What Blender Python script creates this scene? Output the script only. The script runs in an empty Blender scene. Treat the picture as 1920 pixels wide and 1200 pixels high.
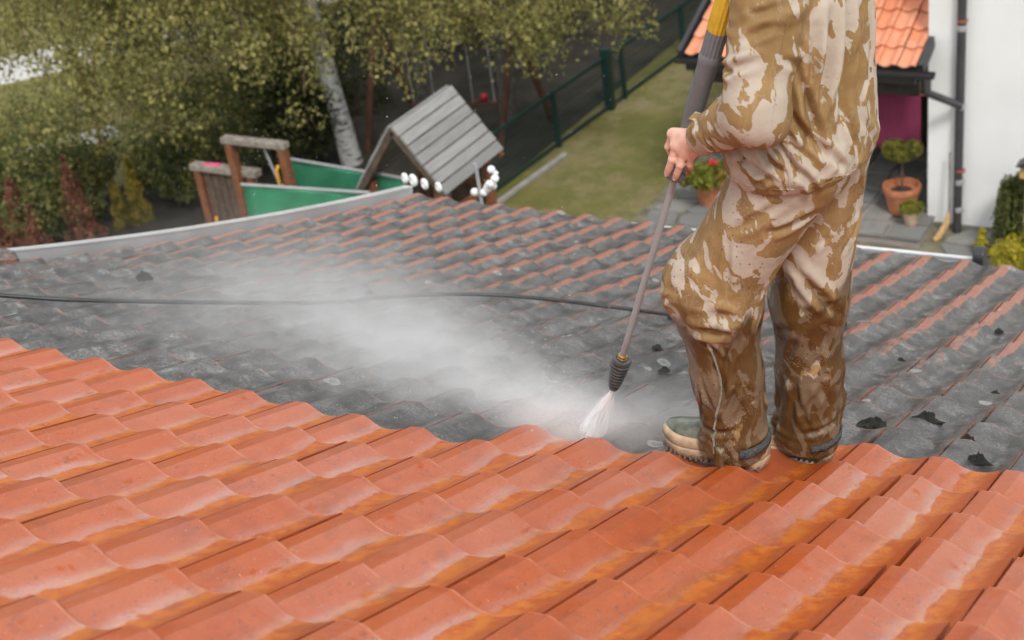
import bpy, bmesh, math, random
import numpy as np
from mathutils import Vector, Matrix

random.seed(7)
rng = np.random.default_rng(7)
scene = bpy.context.scene
COL = scene.collection
R = math.radians

# ------------------------------------------------------------------ camera
cam_data = bpy.data.cameras.new('camera')
cam = bpy.data.objects.new('camera', cam_data)
COL.objects.link(cam)
cam_data.sensor_width = 36.0
cam_data.lens = 51.77
cam_data.clip_start = 0.05
cam_data.clip_end = 2000.0
CAM = Vector((1.15025, -3.39338, 2.49624))
RIGHT = Vector((0.861181, 0.491011, -0.131436))
UP = Vector((-0.143237, 0.482526, 0.864090))
FWD = Vector((-0.487699, 0.725311, -0.485874))
cam.matrix_world = Matrix(((RIGHT.x, UP.x, -FWD.x, CAM.x), (RIGHT.y, UP.y, -FWD.y, CAM.y),
                           (RIGHT.z, UP.z, -FWD.z, CAM.z), (0, 0, 0, 1)))
cam_data.dof.use_dof = True
cam_data.dof.focus_distance = 3.85
cam_data.dof.aperture_fstop = 4.4
scene.camera = cam

# ------------------------------------------------------------------ sky (overcast) and soft sun
SUN_ELEV, SUN_AZ = R(50), R(140)          # azimuth measured from +Y towards +X
world = bpy.data.worlds.new('World')
scene.world = world
world.use_nodes = True
wn = world.node_tree
wn.nodes.clear()
wo = wn.nodes.new('ShaderNodeOutputWorld')
bg = wn.nodes.new('ShaderNodeBackground')
sky = wn.nodes.new('ShaderNodeTexSky')
sky.sky_type = 'NISHITA'
sky.sun_disc = False
sky.sun_elevation = SUN_ELEV
sky.sun_rotation = SUN_AZ
sky.air_density = 1.0
sky.dust_density = 2.0
sky.ozone_density = 1.0
hs = wn.nodes.new('ShaderNodeHueSaturation')
hs.inputs['Saturation'].default_value = 0.22
wn.links.new(sky.outputs[0], hs.inputs['Color'])
cloud = wn.nodes.new('ShaderNodeMix')            # an even cloud layer under the clear sky
cloud.data_type = 'RGBA'
cloud.inputs[0].default_value = 0.75
cloud.inputs[7].default_value = (6.9, 7.0, 7.15, 1)
wn.links.new(hs.outputs[0], cloud.inputs[6])
wn.links.new(cloud.outputs[2], bg.inputs['Color'])
bg.inputs['Strength'].default_value = 0.108
wn.links.new(bg.outputs[0], wo.inputs['Surface'])

sun_data = bpy.data.lights.new('sun', 'SUN')
sun_data.energy = 1.5
sun_data.angle = R(12)
sun_data.color = (1.0, 0.96, 0.90)
sun = bpy.data.objects.new('sun', sun_data)
COL.objects.link(sun)
sd = Vector((math.sin(SUN_AZ) * math.cos(SUN_ELEV), math.cos(SUN_AZ) * math.cos(SUN_ELEV), math.sin(SUN_ELEV)))
sun.rotation_euler = sd.to_track_quat('Z', 'Y').to_euler()

vs = scene.view_settings
vs.view_transform = 'Standard'
vs.look = 'None'
vs.exposure = 0.72
vs.gamma = 1.0
vs.use_curve_mapping = False
scene.cycles.use_denoising = True
scene.cycles.use_adaptive_sampling = True
scene.cycles.adaptive_threshold = 0.05
scene.cycles.max_bounces = 8
scene.cycles.volume_bounces = 4
scene.cycles.volume_step_rate = 1.0
scene.cycles.volume_max_steps = 160
scene.cycles.diffuse_bounces = 3
scene.cycles.glossy_bounces = 3
scene.cycles.transparent_max_bounces = 8
scene.cycles.use_fast_gi = False

# ------------------------------------------------------------------ helpers
def tag(o, label=None, cat=None, group=None, kind=None):
    if label: o['label'] = label
    if cat: o['category'] = cat
    if group: o['group'] = group
    if kind: o['kind'] = kind
    return o

def empty(name, loc=(0, 0, 0), rz=0.0, label=None, cat=None, group=None, kind=None):
    o = bpy.data.objects.new(name, None)
    COL.objects.link(o)
    o.location = loc
    o.rotation_euler = (0, 0, rz)
    o.empty_display_size = 0.1
    return tag(o, label, cat, group, kind)

def link_mesh(name, me, mat=None, parent=None, smooth=False):
    if mat is not None and not me.materials:
        me.materials.append(mat)
    if smooth:
        me.polygons.foreach_set('use_smooth', [True] * len(me.polygons))
    o = bpy.data.objects.new(name, me)
    COL.objects.link(o)
    if parent is not None:
        o.parent = parent
    return o

def pydata(name, v, f, mat=None, parent=None, smooth=False, uv=None):
    me = bpy.data.meshes.new(name)
    me.from_pydata([tuple(map(float, p)) for p in v], [], f)
    if uv is not None:
        l = me.uv_layers.new(name='UVMap')
        a = np.zeros((len(me.loops), 2), np.float32)
        vi = np.zeros(len(me.loops), np.int32)
        me.loops.foreach_get('vertex_index', vi)
        a[:] = np.asarray(uv, np.float32)[vi]
        l.data.foreach_set('uv', a.ravel())
    me.update()
    return link_mesh(name, me, mat, parent, smooth)

class MB:
    """collects simple solids into ONE mesh"""
    def __init__(self): self.v, self.f = [], []
    def add(self, v, f):
        b = len(self.v)
        self.v += [tuple(p) for p in v]
        self.f += [tuple(i + b for i in q) for q in f]
        return self
    def box(self, x0, x1, y0, y1, z0, z1):
        return self.add([(x0, y0, z0), (x1, y0, z0), (x1, y1, z0), (x0, y1, z0), (x0, y0, z1), (x1, y0, z1), (x1, y1, z1), (x0, y1, z1)],
                        [(0, 3, 2, 1), (4, 5, 6, 7), (0, 1, 5, 4), (1, 2, 6, 5), (2, 3, 7, 6), (3, 0, 4, 7)])
    def bar(self, a, b, w, h, up=(0, 0, 1)):
        a, b = Vector(a), Vector(b)
        d = (b - a).normalized()
        s = d.cross(Vector(up))
        if s.length < 1e-4: s = d.cross(Vector((1, 0, 0)))
        s.normalize()
        t = s.cross(d)
        v = []
        for p in (a, b):
            for i, j in ((-1, -1), (1, -1), (1, 1), (-1, 1)):
                v.append(p + s * (w / 2 * i) + t * (h / 2 * j))
        return self.add(v, [(0, 1, 2, 3), (7, 6, 5, 4), (0, 4, 5, 1), (1, 5, 6, 2), (2, 6, 7, 3), (3, 7, 4, 0)])
    def tube(self, pts, rad, n=10, caps=True):
        pts = [Vector(p) for p in pts]
        if not hasattr(rad, '__len__'): rad = [rad] * len(pts)
        v, f = [], []
        ref = None
        for k, p in enumerate(pts):
            d = (pts[min(k + 1, len(pts) - 1)] - pts[max(k - 1, 0)]).normalized()
            if ref is None:
                ref = d.cross(Vector((0.31, 0.22, 0.93)))
                if ref.length < 1e-3: ref = d.cross(Vector((1, 0, 0)))
            s = (ref - d * ref.dot(d)).normalized()
            ref = s
            t = d.cross(s)
            for i in range(n):
                a = 2 * math.pi * i / n
                v.append(p + (s * math.cos(a) + t * math.sin(a)) * rad[k])
        for k in range(len(pts) - 1):
            for i in range(n):
                j = (i + 1) % n
                f.append((k * n + i, k * n + j, (k + 1) * n + j, (k + 1) * n + i))
        if caps:
            f.append(tuple(range(n - 1, -1, -1)))
            m = (len(pts) - 1) * n
            f.append(tuple(m + i for i in range(n)))
        return self.add(v, f)
    def lathe(self, prof, c=(0, 0, 0), n=24):
        """prof: list of (radius, z)"""
        v, f = [], []
        for r, z in prof:
            for i in range(n):
                a = 2 * math.pi * i / n
                v.append((c[0] + r * math.cos(a), c[1] + r * math.sin(a), c[2] + z))
        for k in range(len(prof) - 1):
            for i in range(n):
                j = (i + 1) % n
                f.append((k * n + i, k * n + j, (k + 1) * n + j, (k + 1) * n + i))
        f.append(tuple(range(n - 1, -1, -1)))
        m = (len(prof) - 1) * n
        f.append(tuple(m + i for i in range(n)))
        return self.add(v, f)
    def ball(self, c, r, n=12, m=8):
        v, f = [(c[0], c[1], c[2] - r)], []
        for k in range(1, m):
            a = -math.pi / 2 + math.pi * k / m
            for i in range(n):
                b = 2 * math.pi * i / n
                v.append((c[0] + r * math.cos(a) * math.cos(b), c[1] + r * math.cos(a) * math.sin(b), c[2] + r * math.sin(a)))
        v.append((c[0], c[1], c[2] + r))
        for i in range(n):
            j = (i + 1) % n
            f.append((0, 1 + j, 1 + i))
            for k in range(m - 2):
                f.append((1 + k * n + i, 1 + k * n + j, 1 + (k + 1) * n + j, 1 + (k + 1) * n + i))
            f.append((len(v) - 1, 1 + (m - 2) * n + i, 1 + (m - 2) * n + j))
        return self.add(v, f)
    def build(self, name, mat, parent=None, smooth=False, bevel=0.0):
        o = pydata(name, self.v, self.f, mat, parent, smooth)
        if bevel:
            md = o.modifiers.new('bevel', 'BEVEL')
            md.width = bevel
            md.segments = 2
            md.limit_method = 'ANGLE'
        if smooth:
            try: o.data.set_sharp_from_angle(angle=R(40))
            except Exception: pass
        return o

# ------------------------------------------------------------------ material helpers
class NT:
    def __init__(self, name):
        self.m = bpy.data.materials.new(name)
        self.m.use_nodes = True
        self.t = self.m.node_tree
        self.b = self.t.nodes['Principled BSDF']
        self.out = self.t.nodes['Material Output']
    def n(self, typ, **kw):
        x = self.t.nodes.new('ShaderNode' + typ)
        for k, v in kw.items(): setattr(x, k, v)
        return x
    def l(self, a, b): self.t.links.new(a, b)
    def set(self, sock, val):
        if hasattr(val, 'is_linked') or hasattr(val, 'links'): self.l(val, sock)
        elif isinstance(val, (tuple, list)) and len(val) == 3 and sock.type == 'RGBA': sock.default_value = (*val, 1)
        else: sock.default_value = val
    def pos(self): 
        return self.n('NewGeometry').outputs['Position']
    def obj(self): return self.n('TexCoord').outputs['Object']
    def uv(self):
        s = self.n('SeparateXYZ'); self.l(self.n('TexCoord').outputs['UV'], s.inputs[0]); return s.outputs
    def sep(self, v):
        s = self.n('SeparateXYZ'); self.l(v, s.inputs[0]); return s.outputs
    def map(self, v, scale=(1, 1, 1), rot=(0, 0, 0), loc=(0, 0, 0)):
        x = self.n('Mapping'); self.l(v, x.inputs[0])
        x.inputs['Scale'].default_value = scale; x.inputs['Rotation'].default_value = rot; x.inputs['Location'].default_value = loc
        return x.outputs[0]
    def noise(self, v=None, scale=5.0, detail=3.0, rough=0.55, dist=0.0, color=False):
        x = self.n('TexNoise')
        if v is not None: self.l(v, x.inputs['Vector'])
        x.inputs['Scale'].default_value = scale; x.inputs['Detail'].default_value = detail
        x.inputs['Roughness'].default_value = rough; x.inputs['Distortion'].default_value = dist
        return x.outputs['Color' if color else 'Fac']
    def vor(self, v=None, scale=5.0, feature='F1', rnd=1.0, out='Distance'):
        x = self.n('TexVoronoi', feature=feature)
        if v is not None: self.l(v, x.inputs['Vector'])
        x.inputs['Scale'].default_value = scale
        x.inputs['Randomness'].default_value = rnd
        return x.outputs[out]
    def ramp(self, fac, stops, interp='LINEAR'):
        x = self.n('ValToRGB'); self.l(fac, x.inputs[0])
        e = x.color_ramp; e.interpolation = interp
        while len(e.elements) < len(stops): e.elements.new(0.5)
        for el, (p, c) in zip(e.elements, stops):
            el.position = p
            el.color = (*c, 1) if isinstance(c, (tuple, list)) else (c, c, c, 1)
        return x.outputs[0]
    def math(self, op, a, b=0.0, c=None, clamp=False):
        x = self.n('Math', operation=op, use_clamp=clamp)
        self.set(x.inputs[0], a); self.set(x.inputs[1], b)
        if c is not None: self.set(x.inputs[2], c)
        return x.outputs[0]
    def rng(self, v, a, b, c=0.0, d=1.0, smooth=True):
        x = self.n('MapRange', interpolation_type='SMOOTHSTEP' if smooth else 'LINEAR')
        self.set(x.inputs[0], v)
        for i, q in enumerate((a, b, c, d)): x.inputs[i + 1].default_value = q
        return x.outputs[0]
    def mix(self, fac, a, b, blend='MIX'):
        x = self.n('Mix', data_type='RGBA', blend_type=blend)
        self.set(x.inputs[0], fac); self.set(x.inputs[6], a); self.set(x.inputs[7], b)
        return x.outputs[2]
    def bump(self, h, strength=0.3, dist=0.01, normal=None):
        x = self.n('Bump'); self.l(h, x.inputs['Height'])
        x.inputs['Strength'].default_value = strength; x.inputs['Distance'].default_value = dist
        if normal is not None: self.l(normal, x.inputs['Normal'])
        return x.outputs[0]
    def bs(self, **kw):
        for k, v in kw.items(): self.set(self.b.inputs[k.replace('_', ' ')], v)
        return self.m

def simple(name, col, rough=0.6, var=0.12, scale=6.0, metal=0.0, bump=0.0, bscale=60.0, coat=0.0):
    t = NT(name)
    p = t.obj()
    n1 = t.noise(p, scale, 4)
    c = t.mix(t.rng(n1, 0.3, 0.7), tuple(x * (1 - var) for x in col), tuple(min(1, x * (1 + var)) for x in col))
    t.bs(Base_Color=c, Roughness=rough, Metallic=metal, Coat_Weight=coat)
    if bump: t.bs(Normal=t.bump(t.noise(p, bscale, 3), bump, 0.01))
    return t.m

M = {}
# ------------------------------------------------------------------ the roof we stand on
TH, AC, W, G = R(23), 0.0149024, 0.2, 0.278107
VH, NH = Vector((0, math.cos(TH), -math.sin(TH))), Vector((0, math.sin(TH), math.cos(TH)))
GROUND = -5.5
def surf(u, v, h=0.0):
    p = Vector((u, 0, 0)) + VH * v + NH * (AC * v * v)
    n = (NH - VH * (2 * AC * v)).normalized()
    return p + n * (h - 0.044)          # h counts from the batten plane, the tile crests lie near the fitted plane
def sframe(v):
    t = (VH + NH * (2 * AC * v)).normalized()
    n = Vector((1, 0, 0)).cross(t)
    return t, n

def per_tile(t, p):
    sn = t.n('VectorMath', operation='SNAP'); t.l(p, sn.inputs[0]); sn.inputs[1].default_value = (W, G * 0.925, 50.0)
    w_ = t.n('TexWhiteNoise', noise_dimensions='3D'); t.l(sn.outputs[0], w_.inputs[0])
    return w_.outputs[0]
def tile_clean():
    t = NT('wet_clean_clay')
    p = t.pos(); uv = t.uv()
    big = t.noise(p, 2.3, 3)
    med = t.noise(p, 14, 4, 0.6)
    c = t.mix(t.rng(med, 0.3, 0.7), (0.350, 0.056, 0.006), (0.440, 0.084, 0.012))
    c = t.mix(t.rng(big, 0.42, 0.62), c, (0.42, 0.076, 0.006))
    c = t.mix(t.math('MULTIPLY', per_tile(t, p), 0.45), c, (0.47, 0.112, 0.028))
    c = t.mix(t.rng(t.noise(p, 240, 3, 0.7), 0.40, 0.70, 0.0, 0.35), c, (0.22, 0.040, 0.012))
    # ochre silt lying in the trough
    tr = t.math('MULTIPLY', t.rng(uv[0], 0.50, 0.62), t.rng(uv[0], 0.90, 0.74))
    tr = t.math('MULTIPLY', tr, t.rng(t.noise(p, 30, 4, 0.7), 0.35, 0.6))
    c = t.mix(t.math('MULTIPLY', tr, 0.75), c, (0.55, 0.165, 0.016))
    # soot-like specks baked in the slope of each tile
    rp = t.map(p, (1.0, 0.55, 1.0))
    sp = t.rng(t.noise(rp, 115, 3, 0.6), 0.60, 0.66)
    sp = t.math('MULTIPLY', sp, t.rng(t.noise(p, 7, 2), 0.42, 0.62))
    sp = t.math('MULTIPLY', sp, t.math('MULTIPLY', t.rng(uv[0], 0.10, 0.32), t.rng(uv[0], 0.74, 0.52)))
    c = t.mix(t.math('MULTIPLY', sp, 0.8), c, (0.10, 0.045, 0.04))
    edge = t.rng(uv[1], 0.955, 0.99)
    c = t.mix(t.math('MULTIPLY', edge, t.rng(t.noise(p, 18, 3), 0.3, 0.7, 0.05, 0.55)), c, (0.70, 0.28, 0.16))  # pale lip line: the edge highlight put into the colour
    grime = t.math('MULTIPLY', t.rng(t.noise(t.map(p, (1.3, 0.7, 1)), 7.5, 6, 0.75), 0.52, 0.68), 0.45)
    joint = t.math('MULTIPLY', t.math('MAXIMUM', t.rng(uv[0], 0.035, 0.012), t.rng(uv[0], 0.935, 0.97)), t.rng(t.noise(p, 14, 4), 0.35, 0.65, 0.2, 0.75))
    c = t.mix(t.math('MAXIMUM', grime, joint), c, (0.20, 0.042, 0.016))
    grit = t.rng(t.noise(p, 190, 2, 0.5), 0.70, 0.74)
    c = t.mix(t.math('MULTIPLY', grit, 0.7), c, (0.62, 0.42, 0.33))
    wet = t.noise(p, 5.0, 3)
    b1 = t.bump(t.noise(p, 330, 3, 0.6), 0.22, 0.003)
    b2 = t.bump(t.noise(t.map(p, (1, 0.4, 1)), 34, 3, 0.6), 0.16, 0.012, b1)
    # a film of water with ragged edges clings to the concave slope of each tile, thinner elsewhere
    rag = t.math('MULTIPLY', t.math('SUBTRACT', t.noise(t.map(p, (0.6, 1.6, 1)), 70, 4, 0.75), 0.5), 0.16)
    drift = t.math('MULTIPLY', t.math('SUBTRACT', t.noise(p, 4.2, 2), 0.5), 0.42)
    ux = t.math('ADD', uv[0], rag)
    film = t.math('MULTIPLY', t.rng(ux, 0.20, 0.235), t.rng(t.math('ADD', ux, drift), 0.62, 0.60))
    hole = t.rng(t.noise(t.map(p, (1.4, 0.7, 1)), 11, 5, 0.72), 0.33, 0.39)
    film = t.math('MULTIPLY', film, hole)
    flat = t.math('MULTIPLY', t.rng(uv[0], 0.235, 0.20), t.rng(t.noise(p, 3.1, 3), 0.47, 0.53))
    film = t.math('MAXIMUM', film, t.math('MULTIPLY', flat, 0.55))
    lip = t.math('MULTIPLY', t.rng(uv[0], 0.80, 0.90), t.rng(t.noise(p, 6, 3), 0.5, 0.6, 0, 0.5))
    film = t.math('MAXIMUM', film, lip)
    grad = t.rng(t.math('ADD', ux, drift), 0.38, 0.61)
    c = t.mix(t.math('MULTIPLY', film, 0.07), c, (0.62, 0.34, 0.28))  # pinkish sky sheen of the film, tinted into the base colour
    return t.bs(Base_Color=c, Roughness=t.rng(wet, 0.35, 0.65, 0.38, 0.55), Normal=b2, Coat_Weight=t.math('ADD', t.math('MULTIPLY', t.math('MULTIPLY', film, t.rng(grad, 0.0, 1.0, 0.55, 1.0)), t.rng(per_tile(t, p), 0.0, 1.0, 0.40, 1.0)), 0.06, clamp=True),
                Coat_Roughness=t.rng(t.noise(p, 22, 4, 0.65), 0.36, 0.64, 0.03, 0.10), Coat_IOR=t.rng(grad, 0.0, 1.0, 1.6, 2.6), Coat_Normal=b2, Specular_IOR_Level=0.3)

def tile_dirty():
    t = NT('lichen_grey_clay')
    p = t.pos(); uv = t.uv(); xyz = t.sep(p)
    med = t.noise(p, 11, 5, 0.65)
    fine = t.noise(p, 130, 3, 0.7)
    c = t.ramp(med, [(0.31, (0.030, 0.029, 0.028)), (0.46, (0.125, 0.121, 0.117)), (0.61, (0.245, 0.238, 0.230)), (0.75, (0.37, 0.36, 0.35))])
    c = t.mix(t.math('MULTIPLY', t.math('MULTIPLY', t.rng(uv[0], 0.45, 0.62), t.rng(uv[0], 0.95, 0.80)), t.rng(t.noise(t.map(p, (2.2, 0.8, 1)), 10, 4, 0.7), 0.40, 0.62)), c, (0.032, 0.035, 0.028))
    c = t.mix(t.rng(fine, 0.36, 0.62), t.mix(0.72, c, (0.022, 0.022, 0.022)), c)
    c = t.mix(t.rng(per_tile(t, p), 0.0, 1.0, 0.0, 0.42, False), c, t.mix(1.0, c, (0.45, 0.45, 0.45), 'MULTIPLY'))
    # orange clay worn bare along the crests, most towards the eave and the verge
    far = t.math('ADD', t.rng(xyz[1], 0.0, 2.8, 0.05, 1.12), t.rng(xyz[0], -1.5, -4.0, 0.0, 0.35))
    crest = t.math('MAXIMUM', t.rng(uv[0], 0.34, 0.20), t.rng(uv[0], 0.90, 0.985))
    wear = t.math('ADD', t.math('MULTIPLY', crest, t.math('MULTIPLY', far, 0.62)), t.math('MULTIPLY', t.math('SUBTRACT', t.noise(t.map(p, (2.6, 0.8, 1)), 9, 5, 0.75), 0.5), 1.7))
    wear = t.math('MULTIPLY', t.math('MULTIPLY', t.rng(wear, 0.30, 0.55), t.rng(crest, 0.05, 0.6)), t.rng(fine, 0.25, 0.55, 0.45, 0.95))
    rim = t.math('MULTIPLY', t.rng(uv[1], 0.955, 0.985), t.rng(t.noise(p, 16, 3), 0.38, 0.55))
    side = t.math('MULTIPLY', t.rng(uv[0], 0.955, 0.985), t.rng(t.noise(p, 9, 3), 0.36, 0.5))
    wear = t.math('MAXIMUM', wear, t.math('MAXIMUM', t.math('MULTIPLY', rim, 0.8), side))
    c = t.mix(wear, c, t.mix(t.rng(fine, 0.3, 0.7), (0.30, 0.110, 0.070), (0.50, 0.205, 0.130)))
    # pale green-grey crust near crests, white lichen rosettes
    crust = t.math('MULTIPLY', t.rng(t.noise(p, 22, 5, 0.75), 0.56, 0.66), t.rng(t.noise(p, 2.2, 2), 0.48, 0.62))
    c = t.mix(t.math('MULTIPLY', crust, 0.55), c, (0.34, 0.38, 0.33))
    wob = t.n('VectorMath', operation='ADD')
    t.l(p, wob.inputs[0])
    sc = t.n('VectorMath', operation='SCALE'); t.l(t.noise(p, 40, 3, color=True), sc.inputs[0]); sc.inputs['Scale'].default_value = 0.02
    t.l(sc.outputs[0], wob.inputs[1])
    vd = t.vor(wob.outputs[0], 6.5); vc = t.vor(wob.outputs[0], 6.5, out='Color')
    size = t.rng(t.sep(vc)[0], 0.50, 1.0, 0.0, 0.19, False)
    spot = t.math('LESS_THAN', vd, size)
    ring = t.rng(t.math('DIVIDE', vd, t.math('ADD', size, 0.001)), 0.2, 0.75, 0.30, 0.68)
    c = t.mix(t.math('MULTIPLY', t.math('MULTIPLY', spot, ring), t.rng(t.noise(p, 90, 3), 0.3, 0.55, 0.4, 1.0)), c, (0.46, 0.465, 0.44))
    moss = t.math('MULTIPLY', t.rng(t.noise(p, 26, 4, 0.7), 0.62, 0.67), t.rng(uv[0], 0.42, 0.6))
    c = t.mix(t.math('MULTIPLY', moss, 0.85), c, (0.022, 0.026, 0.014))
    b = t.bump(t.noise(p, 150, 4, 0.75), 0.8, 0.008)
    b = t.bump(t.noise(p, 34, 4, 0.7), 0.5, 0.012, b)
    b = t.bump(t.math('ADD', spot, t.math('MULTIPLY', moss, 2.0)), 0.35, 0.004, b)
    return t.bs(Base_Color=c, Roughness=t.rng(med, 0.3, 0.7, 0.42, 0.62), Normal=b, Coat_Weight=0.35, Coat_Roughness=0.28, Coat_IOR=1.33)

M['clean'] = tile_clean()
M['dirty'] = tile_dirty()
M['underlay'] = simple('black_underlay', (0.02, 0.018, 0.017), 0.9)
M['zinc'] = simple('weathered_zinc_sheet', (0.42, 0.43, 0.44), 0.42, 0.10, 3.0, 0.35)
M['zinc_bright'] = simple('bright_zinc_sheet', (0.70, 0.72, 0.73), 0.30, 0.06, 3.0, 0.3)
M['graphite'] = simple('graphite_plastic', (0.030, 0.032, 0.035), 0.42, 0.15, 8.0, 0.0)
M['render_white'] = simple('white_wall_render', (0.76, 0.765, 0.765), 0.85, 0.03, 1.5, 0, 0.25, 60)

PROF = [(0.0, 15.0), (0.025, 19.5), (0.12, 21.2), (0.232, 22.6), (0.30, 17.7), (0.37, 12.0), (0.44, 6.4), (0.51, 2.7),
        (0.58, 0.6), (0.65, 0.0), (0.72, 0.9), (0.79, 3.4), (0.86, 7.6), (0.925, 12.6), (0.975, 16.6)]
LIFT, OVER, THK = 0.026, 0.055, 0.011
PROF = [(a, z * 1.06) for a, z in PROF]
def tile_arrays(seed=0):
    """local frame: x along the course, y down the slope with the free far end at 0, z up"""
    r = random.Random(seed)
    dx = [r.uniform(-0.6, 0.6) for _ in PROF]
    ys = [-(G + OVER), -G * 0.5, -0.012, -0.0035, 0.0]
    dz = [0.0, 0.0, 0.0, -0.0004, -0.0022]
    v, uv, f = [], [], []
    n = len(PROF)
    for y, d in zip(ys, dz):
        for (a, z), q in zip(PROF, dx):
            v.append((a * W, y, z * 0.001 + q * 0.0003 + d + LIFT * (1 + y / G)))
            uv.append((a, 1 + y / G))
    for k in range(len(ys) - 1):
        for i in range(n - 1):
            f.append((k * n + i, k * n + i + 1, (k + 1) * n + i + 1, (k + 1) * n + i))
    # free end face
    b = len(v)
    for (a, z) in PROF:
        v.append((a * W, -0.001, z * 0.001 + LIFT - THK)); uv.append((a, 1.0))
    k = (len(ys) - 1) * n
    for i in range(n - 1): f.append((k + i, k + i + 1, b + i + 1, b + i))
    # right-hand and left-hand side faces
    for idx, ax in ((n - 1, 0.0015), (0, -0.0)):
        col = [q * n + idx for q in range(len(ys))]
        b2 = len(v)
        for q in col:
            x, y, z = v[q]
            v.append((x + ax, y, z - THK)); uv.append((0.985 if idx else 0.0, uv[q][1] * 0.94))
        for q in range(len(col) - 1):
            if idx: f.append((col[q], b2 + q, b2 + q + 1, col[q + 1]))
            else: f.append((col[q], col[q + 1], b2 + q + 1, b2 + q))
    return v, f, uv

def tile_mesh(name, mat, seed):
    v, f, uv = tile_arrays(seed)
    me = bpy.data.meshes.new(name)
    me.from_pydata(v, [], f)
    l = me.uv_layers.new(name='UVMap')
    vi = np.zeros(len(me.loops), np.int32); me.loops.foreach_get('vertex_index', vi)
    l.data.foreach_set('uv', np.asarray(uv, np.float32)[vi].ravel())
    me.polygons.foreach_set('use_smooth', [True] * len(me.polygons))
    me.set_sharp_from_angle(angle=R(19))
    me.materials.append(mat)
    return me

house = empty('house', (-1.5, 0, GROUND), 0, 'house under a clay tile roof, half washed orange and half grey with lichen', 'house')
def own(o): 
    o.parent = house; o.matrix_parent_inverse = Matrix.Translation((1.5, 0, -GROUND)); return o

# deck under the tiles (the roof's body)
U0, U1, V0, V1 = -4.0, 2.4, -4.2, 13 * G
mb = MB()
vv = np.linspace(V0, V1 - 0.03, 24)
top = [[surf(u, v, -0.014) for u in (U0, U1)] for v in vv]
bot = [[surf(u, v, -0.16) for u in (U0 + 0.02, U1)] for v in vv]
V, F = [], []
for a, b in zip(top, bot): V += [a[0], a[1], b[1], b[0]]
for k in range(len(vv) - 1):
    for i in range(4):
        j = (i + 1) % 4
        F.append((4 * k + i, 4 * k + j, 4 * k + 4 + j, 4 * k + 4 + i))
F += [(3, 2, 1, 0), tuple(4 * (len(vv) - 1) + i for i in range(4))]
roof = own(pydata('roof', V, F, M['underlay']))

def is_clean(i, j):
    if i >= 0: return j <= 0
    if i == -1: return j <= -1
    if i >= -3: return j <= -2
    return j <= -3
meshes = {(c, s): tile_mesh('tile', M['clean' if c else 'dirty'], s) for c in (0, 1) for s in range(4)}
cells = []
for i in range(-19, 10):
    for j in range(-13, 14):
        t, n = sframe((j - 0.5) * G)
        base = surf((i - 1) * W, j * G)
        base = base + Vector((1, 0, 0)) * random.gauss(0, 0.0012) + t * random.gauss(0, 0.0025) + n * abs(random.gauss(0, 0.0012))
        rot = Matrix(((1, t.x, n.x), (0, t.y, n.y), (0, t.z, n.z)))
        jit = Matrix.Rotation(random.gauss(0, R(0.28)), 3, 'Z') @ Matrix.Rotation(random.gauss(0, R(0.35)), 3, 'X') @ Matrix.Rotation(random.gauss(0, R(0.3)), 3, 'Y')
        m4 = (rot @ jit).to_4x4(); m4.translation = base
        q = surf((i - 0.5) * W, (j - 0.5) * G) - CAM
        zc = q.dot(FWD)
        if zc < 0.3:
            continue
        px, py = q.dot(RIGHT) / zc / 0.3477, -q.dot(UP) / zc / 0.2173
        inside = abs(px) < 1.06 and abs(py) < 1.12
        cells.append((zc if inside else 100 + zc, i, j, m4, random.randrange(4)))
cells.sort(key=lambda c: c[0])
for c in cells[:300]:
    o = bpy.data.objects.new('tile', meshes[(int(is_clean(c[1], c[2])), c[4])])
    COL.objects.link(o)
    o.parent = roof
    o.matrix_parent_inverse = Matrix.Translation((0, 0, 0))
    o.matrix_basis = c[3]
V, F, UV, MI = [], [], [], []
for c in cells[300:]:
    v, f, uv = tile_arrays(c[4])
    b = len(V)
    V += [tuple(c[3] @ Vector(p)) for p in v]
    F += [tuple(x + b for x in q) for q in f]
    UV += uv
    MI += [0 if is_clean(c[1], c[2]) else 1] * len(f)
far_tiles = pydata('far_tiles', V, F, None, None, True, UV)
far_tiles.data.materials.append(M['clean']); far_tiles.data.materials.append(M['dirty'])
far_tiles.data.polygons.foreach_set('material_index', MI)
far_tiles.data.set_sharp_from_angle(angle=R(19))
far_tiles.parent = roof
tag(far_tiles, kind='stuff')

def strip(name, prof, v0, v1, mat, n=24, parent=None, u=0.0):
    """extrude a (u, h) profile down the curved roof"""
    V, F = [], []
    vs_ = np.linspace(v0, v1, n)
    for v in vs_:
        for (a, h) in prof: V.append(surf(u + a, v, h))
    m = len(prof)
    for k in range(n - 1):
        for i in range(m):
            j = (i + 1) % m
            F.append((k * m + i, (k + 1) * m + i, (k + 1) * m + j, k * m + j))
    F += [tuple(range(m)), tuple((n - 1) * m + i for i in range(m - 1, -1, -1))]
    return own(pydata(name, V, F, mat))

# verge: folded zinc with a raised rim
strip('verge_trim', [(-0.012, -0.02), (-0.016, -0.012), (-0.060, -0.012), (-0.062, 0.068), (-0.112, 0.070), (-0.113, -0.17), (-0.105, -0.17), (-0.105, 0.052), (-0.070, 0.050), (-0.068, -0.02)],
      0.42, V1 + 0.06, M["zinc"], 24, None, -4.0)
strip('verge_rim', [(-0.058, 0.0705), (-0.058, 0.077), (-0.118, 0.077), (-0.118, 0.045), (-0.1145, 0.045), (-0.1145, 0.0705)], 0.42, V1 + 0.06, M["zinc_bright"], 24, None, -4.0)
strip('verge_cap', [(0.03, 0.02), (0.035, 0.055), (0.0, 0.085), (-0.07, 0.09), (-0.125, 0.07), (-0.128, -0.1), (-0.10, -0.1), (-0.09, 0.02)], -4.2, 0.44, M['dirty'], 30, None, -4.0)
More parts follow.
